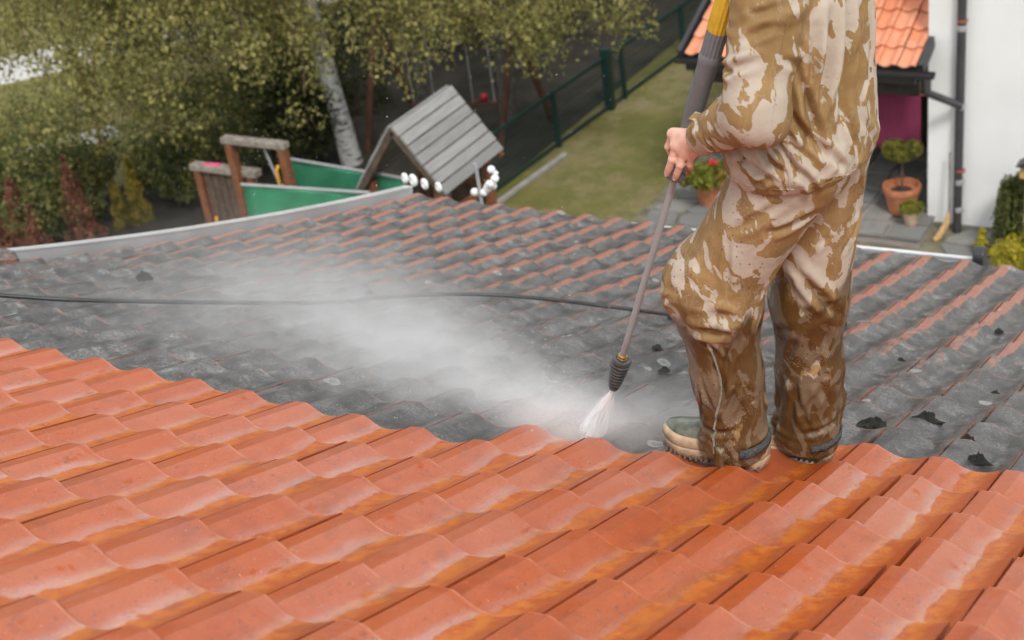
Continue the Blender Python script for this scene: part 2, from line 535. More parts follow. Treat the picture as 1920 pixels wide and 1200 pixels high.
# ------------------------------------------------------------------ eave gutter, house body
def gutter(name, u0, u1, y, z, rad, mat, parent=None, n=10, thick=0.003, drop=0.0):
    V, F = [], []
    m = n + 1
    for u, dz in ((u0, 0.0), (u1, drop)):
        for rr in (rad, rad - thick):
            for i in range(m):
                a = math.pi + math.pi * i / n
                V.append((u, y + rr * math.cos(a), z + dz + rr * math.sin(a)))
    for i in range(n):
        F.append((i, i + 1, 2 * m + i + 1, 2 * m + i))
        F.append((m + i + 1, m + i, 3 * m + i, 3 * m + i + 1))
    for i in (0, n):
        F.append((i, 2 * m + i, 3 * m + i, m + i))
    for s in (0, 2 * m):
        for i in range(n): F.append((s + i, s + m + i, s + m + i + 1, s + i + 1))
    return pydata(name, V, F, mat, parent, True)

ev = surf(0, V1)
gut = own(gutter('gutter', -4.12, -0.555, ev.y + 0.075, ev.z - 0.095, 0.062, M['zinc_bright'], drop=0.083))
mb = MB(); mb.tube([(-4.12, ev.y + 0.139, ev.z - 0.093), (-0.555, ev.y + 0.139, ev.z - 0.010)], 0.011, 10)
lip = mb.build('gutter_bead', M['zinc_bright'], None, True); own(lip)
mb = MB()
pts = []
for i in range(13):
    a = math.pi * i / 12
    pts.append((0.052 * math.cos(a), 0.038 + 0.052 * math.sin(a)))
pts += [(-0.052, -0.075), (0.052, -0.075)]
V = [(-0.555 + s, ev.y + 0.090 + a, ev.z + b) for s in (0, 0.055) for a, b in pts]
k = len(pts)
F = [tuple(range(k - 1, -1, -1)), tuple(range(k, 2 * k))] + [(i, (i + 1) % k, k + (i + 1) % k, k + i) for i in range(k)]
stop = pydata('gutter_end_stop', V, F, M['graphite']); own(stop)
md = stop.modifiers.new('bevel', 'BEVEL'); md.width = 0.006; md.segments = 2
own(gutter('lower_gutter', -0.50, 2.4, ev.y + 0.085, ev.z - 0.055, 0.058, M['graphite']))
mb = MB(); mb.box(-4.05, 2.4, ev.y - 0.012, ev.y + 0.008, ev.z - 0.20, ev.z - 0.035)
own(mb.build('fascia', M['graphite']))
mb = MB(); mb.box(-3.7, 2.4, -6.0, 3.0, GROUND, -1.38)
own(mb.build('wall', M['render_white']))

# ------------------------------------------------------------------ ground
def lawn_mat():
    t = NT('tired_lawn')
    p = t.pos()
    a = t.noise(p, 0.55, 4, 0.6); b = t.noise(p, 3.5, 4, 0.7); c_ = t.noise(p, 45, 3, 0.8)
    c = t.ramp(a, [(0.36, (0.150, 0.155, 0.034)), (0.5, (0.250, 0.220, 0.062)), (0.62, (0.33, 0.270, 0.125))])
    c = t.mix(t.rng(b, 0.42, 0.66, 0, 0.7), c, (0.165, 0.175, 0.034))
    c = t.mix(t.rng(t.noise(p, 1.6, 4, 0.7), 0.54, 0.66, 0, 0.75), c, (0.38, 0.31, 0.17))
    c = t.mix(t.rng(c_, 0.3, 0.75, 0.0, 0.5), c, (0.060, 0.072, 0.014))
    return t.bs(Base_Color=c, Roughness=0.9, Normal=t.bump(c_, 0.8, 0.05))
M['lawn'] = lawn_mat()
M['soil'] = simple('shade_toned_soil', (0.028, 0.024, 0.017), 0.95, 0.4, 2.0, 0, 0.8, 20)  # soil colour taken darker to hold the shade under the crowns
M['path'] = simple('pale_gravel', (0.55, 0.54, 0.52), 0.9, 0.12, 8.0, 0, 0.5, 80)
M['concrete'] = simple('grey_concrete', (0.30, 0.285, 0.26), 0.9, 0.15, 6.0, 0, 0.3, 60)
n = 40
gx = np.linspace(-90, 60, n); gy = np.linspace(-40, 160, n)
V = [(x, y, GROUND + (0.0 if y < 22 else 0.004 * (y - 22) ** 1.3)) for y in gy for x in gx]
F = [(j * n + i, j * n + i + 1, (j + 1) * n + i + 1, (j + 1) * n + i) for j in range(n - 1) for i in range(n - 1)]
tag(pydata('ground', V, F, M['lawn'], None, True), 'patchy yellow green lawn of the garden below', None, None, 'structure')

def sheet(name, poly, z, mat, label):
    V = [(x, y, z) for x, y in poly] + [(x, y, z - 0.03) for x, y in poly]
    k = len(poly)
    F = [tuple(range(k)), tuple(range(2 * k - 1, k - 1, -1))] + [(i, k + i, k + (i + 1) % k, (i + 1) % k) for i in range(k)]
    return tag(pydata(name, V, F, mat), label, None, None, 'structure')
sheet('path', [(-20.7, 6.75), (-20.1, 6.35), (-16.35, 11.35), (-16.0, 11.95), (-16.5, 12.2), (-16.95, 11.65)], GROUND + 0.006, M['path'], 'pale gravel path curving across the lawn')
sheet('road', [(-32, 4.0), (-30.5, 3.0), (-19.0, 14.6), (-14, 22.0), (-15.5, 23.0), (-20.4, 15.6)], GROUND + 0.006, M['path'], 'pale lane beyond the lawn')
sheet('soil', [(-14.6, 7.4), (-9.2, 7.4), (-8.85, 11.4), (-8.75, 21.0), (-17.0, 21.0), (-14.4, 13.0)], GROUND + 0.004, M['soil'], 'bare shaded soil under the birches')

# ------------------------------------------------------------------ patio of crazy paving
def stone_mat():
    t = NT('grey_patio_stone')
    p = t.pos()
    r = t.n('ObjectInfo').outputs['Random']
    a = t.noise(p, 6, 5, 0.65)
    c = t.mix(r, (0.14, 0.150, 0.155), (0.27, 0.26, 0.245))
    c = t.mix(t.rng(a, 0.35, 0.7), c, (0.20, 0.195, 0.18))
    return t.bs(Base_Color=c, Roughness=0.75, Normal=t.bump(t.noise(p, 40, 4), 0.4, 0.01))
M['stone'] = stone_mat()
M['joint'] = simple('patio_mortar', (0.16, 0.145, 0.10), 0.95, 0.3, 5)
patio = sheet('patio', [(-6.7, 8.0), (0.6, 8.0), (0.6, 11.95), (-3.2, 11.95), (-3.2, 13.7), (-6.6, 13.7)], GROUND + 0.008, M['joint'], 'crazy paved grey stone patio beside the white house')
r2 = random.Random(3)
nx, ny, cs = 14, 9, 0.46
gp = [[(-6.62 + (i + (0.5 if j % 2 else 0.0)) * cs + r2.uniform(-0.13, 0.13), 9.75 + j * cs * 0.95 + r2.uniform(-0.12, 0.12)) for i in range(nx + 1)] for j in range(ny + 1)]
for j in range(ny):
    for i in range(nx):
        q = [gp[j][i], gp[j][i + 1], gp[j + 1][i + 1], gp[j + 1][i]]
        cx = sum(a for a, b in q) / 4; cy = sum(b for a, b in q) / 4
        if cx < -6.6 or cx > 0.3 or cy > 13.6: continue
        if cx > -3.3 and cy > 11.75: continue
        if -5.2 < cx < -2.98 and cy > 11.2: continue
        sh = 1 - 0.045 / cs
        V = []
        q2 = []
        for a in range(4):                       # octagonal irregular slab
            x0, y0 = q[a]; x1, y1 = q[(a + 1) % 4]
            for s in (0.12 + r2.uniform(0, 0.1), 0.88 - r2.uniform(0, 0.1)):
                q2.append((x0 + (x1 - x0) * s - cx, y0 + (y1 - y0) * s - cy))
        h = 0.022 + r2.uniform(-0.004, 0.006)
        V = [(x * sh, y * sh, h) for x, y in q2] + [(x * sh * 1.02, y * sh * 1.02, 0.0) for x, y in q2]
        F = [tuple(range(8))] + [(a, a + 8, (a + 1) % 8 + 8, (a + 1) % 8) for a in range(8)]
        o = pydata('stone', V, F, M['stone'], patio)
        o.location = (cx, cy, GROUND + 0.008)

# ------------------------------------------------------------------ the neighbour's white house with its porch
WY, WX = 11.9, -3.19
nb = empty('white_house', (0, 12.5, GROUND), 0, 'white rendered house with a tiled porch roof and dark downpipe', 'house')
def nbo(o):
    o.parent = nb; o.matrix_parent_inverse = Matrix.Translation((0, -12.5, -GROUND)); return o
mb = MB(); mb.box(WX, 6.0, WY, 20.0, GROUND, 2.2)
nbo(mb.build('wall', M['render_white']))
M['plinth'] = simple('grey_plinth', (0.20, 0.19, 0.175), 0.85, 0.2)
mb = MB(); mb.box(WX - 0.004, 6.0, WY - 0.012, WY - 0.001, GROUND, GROUND + 0.07)
nbo(mb.build('plinth', M['plinth']))
M['porch_shade'] = simple('porch_shade_brown', (0.030, 0.022, 0.018), 0.85, 0.3)  # near-black brown carries the shade of the porch recess
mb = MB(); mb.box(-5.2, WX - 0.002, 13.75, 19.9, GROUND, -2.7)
nbo(mb.build('porch_back_wall', M['porch_shade']))
mb = MB(); mb.box(WX + 0.0, 6.2, WY - 0.35, 20.4, 2.2, 2.35)
nbo(mb.build('roof', M['graphite']))
mb = MB(); mb.box(-5.3, -3.12, 11.33, 13.75, GROUND, -5.385)
M['step'] = simple('pinkish_step_render', (0.30, 0.265, 0.245), 0.85, 0.12, 4)
plat = nbo(mb.build('porch_floor', M['step']))
# slabs of the porch floor
r3 = random.Random(5)
sx = [-5.3, -4.95, -4.6, -4.25, -3.9, -3.52, -3.12]; sy = [11.31, 11.62, 12.05, 12.45, 12.9, 13.35, 13.75]
for a in range(6):
    for b in range(6):
        e = 0.014
        dx0, dx1 = r3.uniform(-.06, .06) if a else 0, 0
        x0, x1, y0, y1 = sx[a] + e, sx[a + 1] - e, sy[b] + (e if b else -0.015), sy[b + 1] - e
        j = lambda: r3.uniform(-0.05, 0.05)
        P = [(x0 + (abs(j()) if a else 0), y0), (x1 - (abs(j()) if a < 5 else 0), y0 + (abs(j()) if b else 0)), (x1, y1 - abs(j())), (x0 + abs(j()), y1)]
        if a == 5: P[1] = (x1 + 0.03, P[1][1]); P[2] = (x1 + 0.03, P[2][1])
        cx, cy = (x0 + x1) / 2, (y0 + y1) / 2
        V = [(x - cx, y - cy, 0.026) for x, y in P] + [(x - cx, y - cy, 0.0) for x, y in P]
        o = pydata('stone', V, [(0, 1, 2, 3)] + [(q, q + 4, (q + 1) % 4 + 4, (q + 1) % 4) for q in range(4)], M['stone'], plat)
        o.location = (cx, cy, -5.385)
# porch roof
PH = math.atan(0.40)
def dry_tile():
    t = NT('dry_orange_clay')
    p = t.pos(); r = t.n('ObjectInfo').outputs['Random']
    c = t.mix(r, (0.60, 0.19, 0.085), (0.68, 0.27, 0.15))
    c = t.mix(t.rng(t.noise(p, 9, 4), 0.4, 0.75, 0.0, 0.6), c, (0.60, 0.33, 0.22))
    return t.bs(Base_Color=c, Roughness=0.45)
M['dry_tile'] = dry_tile()
pr = MB()
y1 = 14.4
zp = lambda y: -3.40 + 0.40 * (y - 11.5)
pr.add([(-5.92, 11.52, zp(11.52) - 0.03), (WX - 0.004, 11.52, zp(11.52) - 0.03), (WX - 0.004, y1, zp(y1) - 0.03), (-5.92, y1, zp(y1) - 0.03),
        (-5.92, 11.52, zp(11.52) - 0.13), (WX - 0.004, 11.52, zp(11.52) - 0.13), (WX - 0.004, y1, zp(y1) - 0.13), (-5.92, y1, zp(y1) - 0.13)],
       [(0, 1, 2, 3), (7, 6, 5, 4), (0, 4, 5, 1), (1, 5, 6, 2), (2, 6, 7, 3), (3, 7, 4, 0)])
proof = nbo(pr.build('porch_roof', M['graphite']))
ptm = tile_mesh('porch_tile', M['dry_tile'], 2)
# the same pan tile with a deeper wave
co = np.zeros(len(ptm.vertices) * 3); ptm.vertices.foreach_get('co', co); co = co.reshape(-1, 3)
base_l = LIFT * (1 + co[:, 1] / G)
co[:, 2] = base_l + (co[:, 2] - base_l) * 1.7
ptm.vertices.foreach_set('co', co.ravel()); ptm.update()
yv, nv = Vector((0, -math.cos(PH), -math.sin(PH))), Vector((0, -math.sin(PH), math.cos(PH)))
for a in range(13):
    for b in range(9):
        p = Vector((WX - 0.012 - a * 0.2075, 11.47, zp(11.47))) - yv * (b * 0.30) + nv * (-0.012)
        m4 = Matrix(((-1, yv.x, nv.x, p.x + random.gauss(0, .002)), (0, yv.y, nv.y, p.y), (0, yv.z, nv.z, p.z), (0, 0, 0, 1)))
        o = bpy.data.objects.new('tile', ptm); COL.objects.link(o)
        o.parent = proof; o.matrix_basis = m4
mb = MB()                                       # dark verge boards of the porch roof
for x, ya, yb in ((-3.145, 11.46, 11.885), (-5.955, 11.46, y1)):
    mb.bar((x, ya, zp(ya) + 0.0), (x, yb, zp(yb) + 0.0), 0.055, 0.14)
    nbo(mb.build('verge_board', M['graphite'])); mb = MB()
M['pipe'] = simple('graphite_pipe', (0.055, 0.052, 0.055), 0.35, 0.1)
nbo(gutter('porch_gutter', -5.98, -2.99, 11.40, -3.43, 0.062, M['pipe']))
mb = MB(); mb.box(-5.9, -3.21, 11.475, 11.51, -3.60, -3.455); nbo(mb.build('porch_fascia', M['graphite']))
mb = MB(); mb.box(-5.86, -3.21, 11.60, 11.72, -3.78, -3.60); nbo(mb.build('porch_beam', M['porch_shade']))
mb = MB(); mb.box(-5.06, -4.94, 11.60, 11.72, -5.36, -3.78); nbo(mb.build('porch_post', M['porch_shade']))
mb = MB(); mb.tube([(-3.06, 11.40, -3.46), (-3.06, 11.40, -3.62), (-3.05, 11.42, -3.66), (-2.83, 11.78, -3.92), (-2.815, 11.80, -3.95)], 0.043, 12)
nbo(mb.build('gutter_outlet', M['pipe'], None, True))
mb = MB(); mb.tube([(-2.79, WY - 0.075, 2.1), (-2.83, WY - 0.075, GROUND + 0.02)], 0.050, 14)
dp = nbo(mb.build('downpipe', M['pipe'], None, True))
M['rust_clip'] = simple('rusty_clip', (0.30, 0.085, 0.06), 0.6)
for z in (-2.98, -4.72):
    mb = MB(); mb.lathe([(0.054, -0.014), (0.058, -0.012), (0.058, 0.012), (0.054, 0.014)], (-2.81, WY - 0.075, z), 16); mb.bar((-2.81, WY - 0.03, z), (-2.81, WY, z), 0.03, 0.02)
    nbo(mb.build('pipe_clip', M['rust_clip']))
for z in (-3.06, -3.95, -4.86, -5.2):
    mb = MB(); mb.lathe([(0.052, -0.03), (0.056, -0.026), (0.056, 0.026), (0.052, 0.03)], (-2.815, WY - 0.075, z), 16)
    nbo(mb.build('pipe_socket', M['zinc'], None, True))

# towel on a rod inside the porch
def cloth_mat(name, col):
    t = NT(name); p = t.obj()
    w = t.noise(t.map(p, (40, 40, 1.5)), 1.0, 2)
    return t.bs(Base_Color=t.mix(w, tuple(x * .8 for x in col), tuple(min(1, x * 1.15) for x in col)), Roughness=0.9)
M['magenta'] = cloth_mat('magenta_towelling', (0.19, 0.022, 0.068))
V, F = [], []
nx_, nz_ = 40, 12
for k in range(nz_ + 1):
    for i in range(nx_ + 1):
        s, q = i / nx_, k / nz_
        V.append((-4.75 + 1.45 * s + 0.01 * q * math.sin(6 * s), 12.0 + 0.018 * math.sin(s * 21 + q) * (0.3 + q), -3.93 - 0.69 * q - 0.015 * math.sin(s * 7) * q))
for k in range(nz_):
    for i in range(nx_): F.append((k * (nx_ + 1) + i, k * (nx_ + 1) + i + 1, (k + 1) * (nx_ + 1) + i + 1, (k + 1) * (nx_ + 1) + i))
tw = pydata('towel', V, F, M['magenta'], None, True)
md = tw.modifiers.new('solid', 'SOLIDIFY'); md.thickness = 0.006
tag(tw, 'plain magenta towel hanging in the dark porch', 'towel')
mb = MB(); mb.tube([(-5.7, 12.0, -3.925), (WX, 12.0, -3.925)], 0.012, 8)
nbo(mb.build('clothes_rod', M['rust_clip']))
# ------------------------------------------------------------------ soft shapes from distance fields (worker, boots)
def surface_nets(s, org, h):
    neg = s < 0
    nx, ny, nz = s.shape
    cnt = np.zeros((nx - 1, ny - 1, nz - 1), np.int16)
    acc = np.zeros((nx - 1, ny - 1, nz - 1, 3), np.float32)
    quads = []
    for ax in range(3):
        a = [slice(None)] * 3; b = [slice(None)] * 3
        a[ax] = slice(0, -1); b[ax] = slice(1, None)
        s0, s1 = s[tuple(a)], s[tuple(b)]
        ch = neg[tuple(a)] != neg[tuple(b)]
        idx = np.argwhere(ch)
        t = (s0[ch] / (s0[ch] - s1[ch])).astype(np.float32)
        P = idx.astype(np.float32); P[:, ax] += t
        o1, o2 = [q for q in range(3) if q != ax]
        for d1 in (-1, 0):
            for d2 in (-1, 0):
                c = idx.copy(); c[:, o1] += d1; c[:, o2] += d2
                ok = np.all(c >= 0, 1) & (c[:, 0] < nx - 1) & (c[:, 1] < ny - 1) & (c[:, 2] < nz - 1)
                np.add.at(cnt, tuple(c[ok].T), 1)
                np.add.at(acc, tuple(c[ok].T), P[ok])
        quads.append((ax, o1, o2, idx, neg[tuple(a)][ch]))
    m = cnt > 0
    vid = -np.ones(cnt.shape, np.int64)
    vid[m] = np.arange(m.sum())
    V = acc[m] / cnt[m][:, None] * h + np.asarray(org, np.float32)
    F = []
    for ax, o1, o2, idx, ng in quads:
        ok = (idx[:, o1] > 0) & (idx[:, o2] > 0) & (idx[:, o1] < s.shape[o1] - 1) & (idx[:, o2] < s.shape[o2] - 1)
        idx, ng = idx[ok], ng[ok]
        q = []
        for d1, d2 in ((-1, -1), (0, -1), (0, 0), (-1, 0)):
            c = idx.copy(); c[:, o1] += d1; c[:, o2] += d2
            q.append(vid[tuple(c.T)])
        q = np.stack(q, 1)
        flip = ng if ax != 1 else ~ng
        q[~flip] = q[~flip][:, ::-1]
        F.append(q)
    return V, np.concatenate(F)

def grid(lo, hi, h):
    ax = [np.arange(a, b + h, h, dtype=np.float32) for a, b in zip(lo, hi)]
    X = np.stack(np.meshgrid(*ax, indexing='ij'), -1)
    return X
def cone(P, a, b, ra, rb, sq=(1, 1, 1)):
    a, b = np.asarray(a, np.float32), np.asarray(b, np.float32)
    ba = b - a
    t = np.clip(((P - a) @ ba) / (ba @ ba), 0, 1)
    return np.linalg.norm((P - a - t[..., None] * ba) * np.asarray(sq, np.float32), axis=-1) - (ra + (rb - ra) * t)
def ell(P, c, r):
    q = (P - np.asarray(c, np.float32)) / np.asarray(r, np.float32)
    k = np.linalg.norm(q, axis=-1)
    return (k - 1) * min(r)
def smin(a, b, k):
    h = np.clip(0.5 + 0.5 * (b - a) / k, 0, 1)
    return b + (a - b) * h - k * h * (1 - h)
def vnormals(V, F):
    n = np.zeros_like(V)
    a = V[F[:, 2]] - V[F[:, 0]]; b = V[F[:, 3]] - V[F[:, 1]]
    f = np.cross(a, b)
    for i in range(4): np.add.at(n, F[:, i], f)
    return n / (np.linalg.norm(n, axis=1, keepdims=True) + 1e-12)
def relax(V, F, it=2, lam=0.5):
    E = np.concatenate([F[:, [0, 1]], F[:, [1, 2]], F[:, [2, 3]], F[:, [3, 0]]])
    for _ in range(it):
        s = np.zeros_like(V); c = np.zeros(len(V), np.float32)
        np.add.at(s, E[:, 0], V[E[:, 1]]); np.add.at(c, E[:, 0], 1)
        np.add.at(s, E[:, 1], V[E[:, 0]]); np.add.at(c, E[:, 1], 1)
        V = V + lam * (s / c[:, None] - V)
    return V
def folds(V, N, strokes):
    """each stroke: (p0, p1, bend, depth, width): a soft crease with a raised lip"""
    D = np.zeros(len(V), np.float32)
    for p0, p1, bend, dep, wid in strokes:
        p0, p1, bend = (np.asarray(x, np.float32) for x in (p0, p1, bend))
        best = np.full(len(V), 9.0, np.float32); tb = np.zeros(len(V), np.float32)
        prev = p0
        K = 5
        for k in range(1, K + 1):
            s = k / K
            cur = p0 * (1 - s) + p1 * s + bend * (4 * s * (1 - s))
            ba = cur - prev
            t = np.clip(((V - prev) @ ba) / (ba @ ba + 1e-9), 0, 1)
            d = np.linalg.norm(V - prev - t[:, None] * ba, axis=1)
            u = d < best
            best[u] = d[u]; tb[u] = ((k - 1 + t) / K)[u]
            prev = cur
        taper = np.sin(np.pi * np.clip(tb, 0.02, 0.98)) ** 0.6
        x = best / wid
        D += dep * taper * (-np.exp(-x * x) + 0.75 * np.exp(-(x - 1.7) ** 2))
    return V + N * D[:, None]
def np_mesh(name, V, F, mat, parent=None, smooth=True):
    me = bpy.data.meshes.new(name)
    me.vertices.add(len(V)); me.vertices.foreach_set('co', np.asarray(V, np.float32).ravel())
    k = F.shape[1]
    me.loops.add(len(F) * k); me.loops.foreach_set('vertex_index', F.astype(np.int32).ravel())
    me.polygons.add(len(F)); me.polygons.foreach_set('loop_start', np.arange(0, len(F) * k, k, dtype=np.int32))
    me.polygons.foreach_set('loop_total', np.full(len(F), k, np.int32))
    me.update(calc_edges=True)
    me.validate()
    return link_mesh(name, me, mat, parent, smooth)

# ------------------------------------------------------------------ worker's materials
def camo(name, wet=False):
    t = NT(name)
    p = t.pos()
    sc = t.n('VectorMath', operation='SCALE'); t.l(t.noise(p, 7.0, 2, color=True), sc.inputs[0]); sc.inputs['Scale'].default_value = 0.06
    ad = t.n('VectorMath', operation='ADD'); t.l(p, ad.inputs[0]); t.l(sc.outputs[0], ad.inputs[1])
    w = ad.outputs[0]
    rotm = t.map(w, (1, 1, 1), (0.35, 0.55, 0.2))
    n1 = t.noise(t.map(rotm, (17.0, 17.0, 6.6)), 1.0, 1.3, 0.5, 0.7)
    st = t.noise(t.map(rotm, (70, 70, 17)), 1.0, 3, 0.65)
    m1 = t.rng(t.math('ADD', n1, t.math('MULTIPLY', t.math('SUBTRACT', st, 0.5), 0.27)), 0.478, 0.486)
    # thin sand strokes inside the brown
    n2 = t.noise(t.map(w, (24, 24, 8), (1.1, 0.3, 0.6)), 1.0, 2, 0.5, 1.2)
    m2 = t.rng(t.math('ABSOLUTE', t.math('SUBTRACT', n2, 0.5)), 0.022, 0.013)
    m1 = t.math('MULTIPLY', m1, t.math('SUBTRACT', 1.0, t.math('MULTIPLY', m2, 0.15)))
    weave = t.noise(p, 420, 2)
    sand = t.mix(t.rng(t.noise(p, 9, 3), 0.3, 0.7), (0.405, 0.350, 0.280), (0.485, 0.425, 0.35))
    brown = t.mix(t.rng(t.noise(p, 11, 3), 0.3, 0.7), (0.225, 0.138, 0.052), (0.305, 0.192, 0.078))
    c = t.mix(m1, sand, brown)
    z = t.sep(p)[2]
    # grime and splashes
    dirt = t.rng(t.noise(p, 13, 5, 0.7), 0.50, 0.72, 0.0, 0.45)
    dots = t.math('MULTIPLY', t.rng(t.vor(p, 62), 0.20, 0.13), t.rng(t.noise(p, 7, 2), 0.46, 0.60))
    rough, coat = 0.8, 0.0
    bumpn = t.bump(weave, 0.10, 0.002)
    bumpn = t.bump(t.noise(p, 38, 4, 0.6), 0.22, 0.012, bumpn)
    if wet:
        c = t.mix(t.math('MULTIPLY', dirt, 0.8), c, (0.20, 0.15, 0.10))
        c = t.mix(t.math('MULTIPLY', dots, 0.7), c, (0.07, 0.055, 0.045))
        edge = t.math('ADD', z, t.math('MULTIPLY', t.math('SUBTRACT', t.noise(t.map(p, (1, 1, 0.55)), 8, 4, 0.6), 0.5), 0.50))
        wm = t.math('MULTIPLY', t.rng(edge, 0.66, 0.60), t.rng(t.noise(t.map(p, (1, 1, 0.6)), 15, 4, 0.6), 0.68, 0.60))
        wm = t.math('MAXIMUM', wm, t.rng(edge, 0.30, 0.22))
        dark = t.mix(1.0, c, (0.36, 0.285, 0.21), 'MULTIPLY')
        c = t.mix(wm, c, dark)
        c = t.mix(t.math('MULTIPLY', t.rng(t.noise(p, 240, 2, 0.6), 0.60, 0.68), t.rng(t.noise(p, 9, 3), 0.50, 0.62, 0.0, 0.75)), c, (0.40, 0.34, 0.28))
        rough = t.rng(wm, 0.0, 1.0, 0.72, 0.42)
        coat = t.math('MULTIPLY', wm, t.rng(t.noise(p, 20, 3), 0.42, 0.66, 0.05, 0.45))
        t.bs(Coat_Roughness=0.18, Coat_IOR=1.33)
    else:
        low = t.math('MULTIPLY', dirt, t.rng(z, 1.38, 1.05, 0.2, 0.75))
        c = t.mix(low, c, (0.24, 0.19, 0.145))
    return t.bs(Base_Color=c, Roughness=rough, Coat_Weight=coat, Normal=bumpn, Specular_IOR_Level=0.35)
M['camo'] = camo('desert_camouflage_cloth')
M['camo_wet'] = camo('wet_desert_camouflage_cloth', True)
def skin_mat():
    t = NT('skin'); p = t.pos()
    c = t.mix(t.rng(t.noise(p, 45, 3), 0.3, 0.7), (0.60, 0.335, 0.25), (0.70, 0.44, 0.35))
    c = t.mix(t.rng(t.noise(p, 24, 2), 0.55, 0.75, 0, 0.5), c, (0.62, 0.27, 0.20))
    return t.bs(Base_Color=c, Roughness=0.45, Subsurface_Weight=0.12, Subsurface_Radius=(0.02, 0.008, 0.004), Normal=t.bump(t.noise(p, 300, 3), 0.15, 0.002))
M['skin'] = skin_mat()
M['velcro'] = simple('grey_velcro', (0.095, 0.10, 0.10), 0.95, 0.5, 220, 0, 1.0, 350)
M['zip'] = simple('zip_teeth', (0.30, 0.27, 0.225), 0.5, 0.2, 60)
M['sole'] = simple('tan_rubber', (0.41, 0.29, 0.19), 0.5, 0.32, 24, 0, 0.15, 80, 0.3)
M['rubber_green'] = simple('green_rubber', (0.115, 0.125, 0.092), 0.42, 0.5, 20, 0, 0.1, 60, 0.4)
M['tread'] = simple('dark_tread_rubber', (0.15, 0.11, 0.085), 0.7)
M['nail'] = simple('fingernail', (0.74, 0.52, 0.45), 0.3, 0.05)
M['cap'] = simple('brown_cap_cloth', (0.13, 0.09, 0.05), 0.85)

# ------------------------------------------------------------------ the worker
person = empty('person', (-0.15, -0.31, 0.15), 0, 'worker in sandy desert camouflage jacket and wet trousers holding a lance', 'person')
def pin(o):
    o.parent = person; o.matrix_parent_inverse = Matrix.Translation((0.15, 0.31, -0.15)); return o

HL, KL, AL = (-0.015, -0.385, 1.06), (-0.232, -0.415, 0.700), (-0.198, -0.415, 0.245)
HR, KR, AR = (-0.005, -0.225, 1.05), (-0.062, -0.205, 0.585), (-0.078, -0.205, 0.145)
h = 0.0050
P = grid((-0.44, -0.60, 0.09), (0.24, -0.02, 1.12), h)
s = cone(P, HL, KL, 0.118, 0.106)
s = smin(s, cone(P, (-0.240, -0.415, 0.735), (-0.222, -0.415, 0.66), 0.098, 0.098), 0.05)
s = smin(s, cone(P, KL, (-0.210, -0.415, 0.45), 0.100, 0.087), 0.05)
s = smin(s, cone(P, (-0.210, -0.415, 0.45), AL, 0.087, 0.080), 0.03)
s = smin(s, cone(P, (-0.205, -0.415, 0.26), (-0.215, -0.42, 0.222), 0.080, 0.086), 0.03)
r_ = cone(P, HR, KR, 0.118, 0.100)
r_ = smin(r_, cone(P, KR, (-0.070, -0.205, 0.36), 0.094, 0.084), 0.04)
r_ = smin(r_, cone(P, (-0.070, -0.205, 0.36), AR, 0.084, 0.079), 0.03)
r_ = smin(r_, cone(P, (-0.085, -0.205, 0.16), (-0.09, -0.205, 0.125), 0.079, 0.083), 0.03)
s = np.maximum(s, (0.222 - 0.25 * (P[..., 0] + 0.20)) - P[..., 2]); r_ = np.maximum(r_, (0.128 - 0.2 * (P[..., 0] + 0.08)) - P[..., 2])
s = smin(s, r_, 0.018)
s = smin(s, cone(P, (-0.012, -0.37, 1.06), (-0.012, -0.25, 1.06), 0.122, 0.122), 0.04)
V, F = surface_nets(s, P[0, 0, 0], h)
V = relax(V, F, 2)
rr = np.random.default_rng(21)
st = []
def leg_stroke(A, B, s0, s1, rad, a0, a1, dep, wid, bend=0.02):
    """crease from (s0, angle a0) to (s1, a1) on the limb A-B"""
    A, B = np.array(A), np.array(B)
    ax = (B - A) / np.linalg.norm(B - A)
    e1 = np.cross(ax, (0, 1, 0)); e1 /= np.linalg.norm(e1); e2 = np.cross(ax, e1)
    f = lambda s_, a_: A + (B - A) * s_ + rad * (e1 * math.cos(a_) + e2 * math.sin(a_))
    m = f((s0 + s1) / 2, (a0 + a1) / 2) - (f(s0, a0) + f(s1, a1)) / 2
    st.append((f(s0, a0), f(s1, a1), m + rr.normal(0, bend, 3) * 0.3, dep, wid))
for (A, B, rad, n_, srange) in ((HL, KL, 0.112, 14, (0.1, 1.0)), (KL, AL, 0.092, 34, (0.0, 1.0)), (HR, KR, 0.11, 12, (0.2, 1.0)), (KR, AR, 0.088, 34, (0.0, 1.0))):
    for _ in range(n_):
        s0 = rr.uniform(*srange); a0 = rr.uniform(0, 2 * math.pi)
        ds = rr.choice((-1, 1)) * rr.uniform(0.14, 0.42); da = rr.choice((-1, 1)) * rr.uniform(0.15, 0.85)
        leg_stroke(A, B, s0, s0 + ds, rad, a0, a0 + da, rr.uniform(0.005, 0.0115), rr.uniform(0.0065, 0.0125))
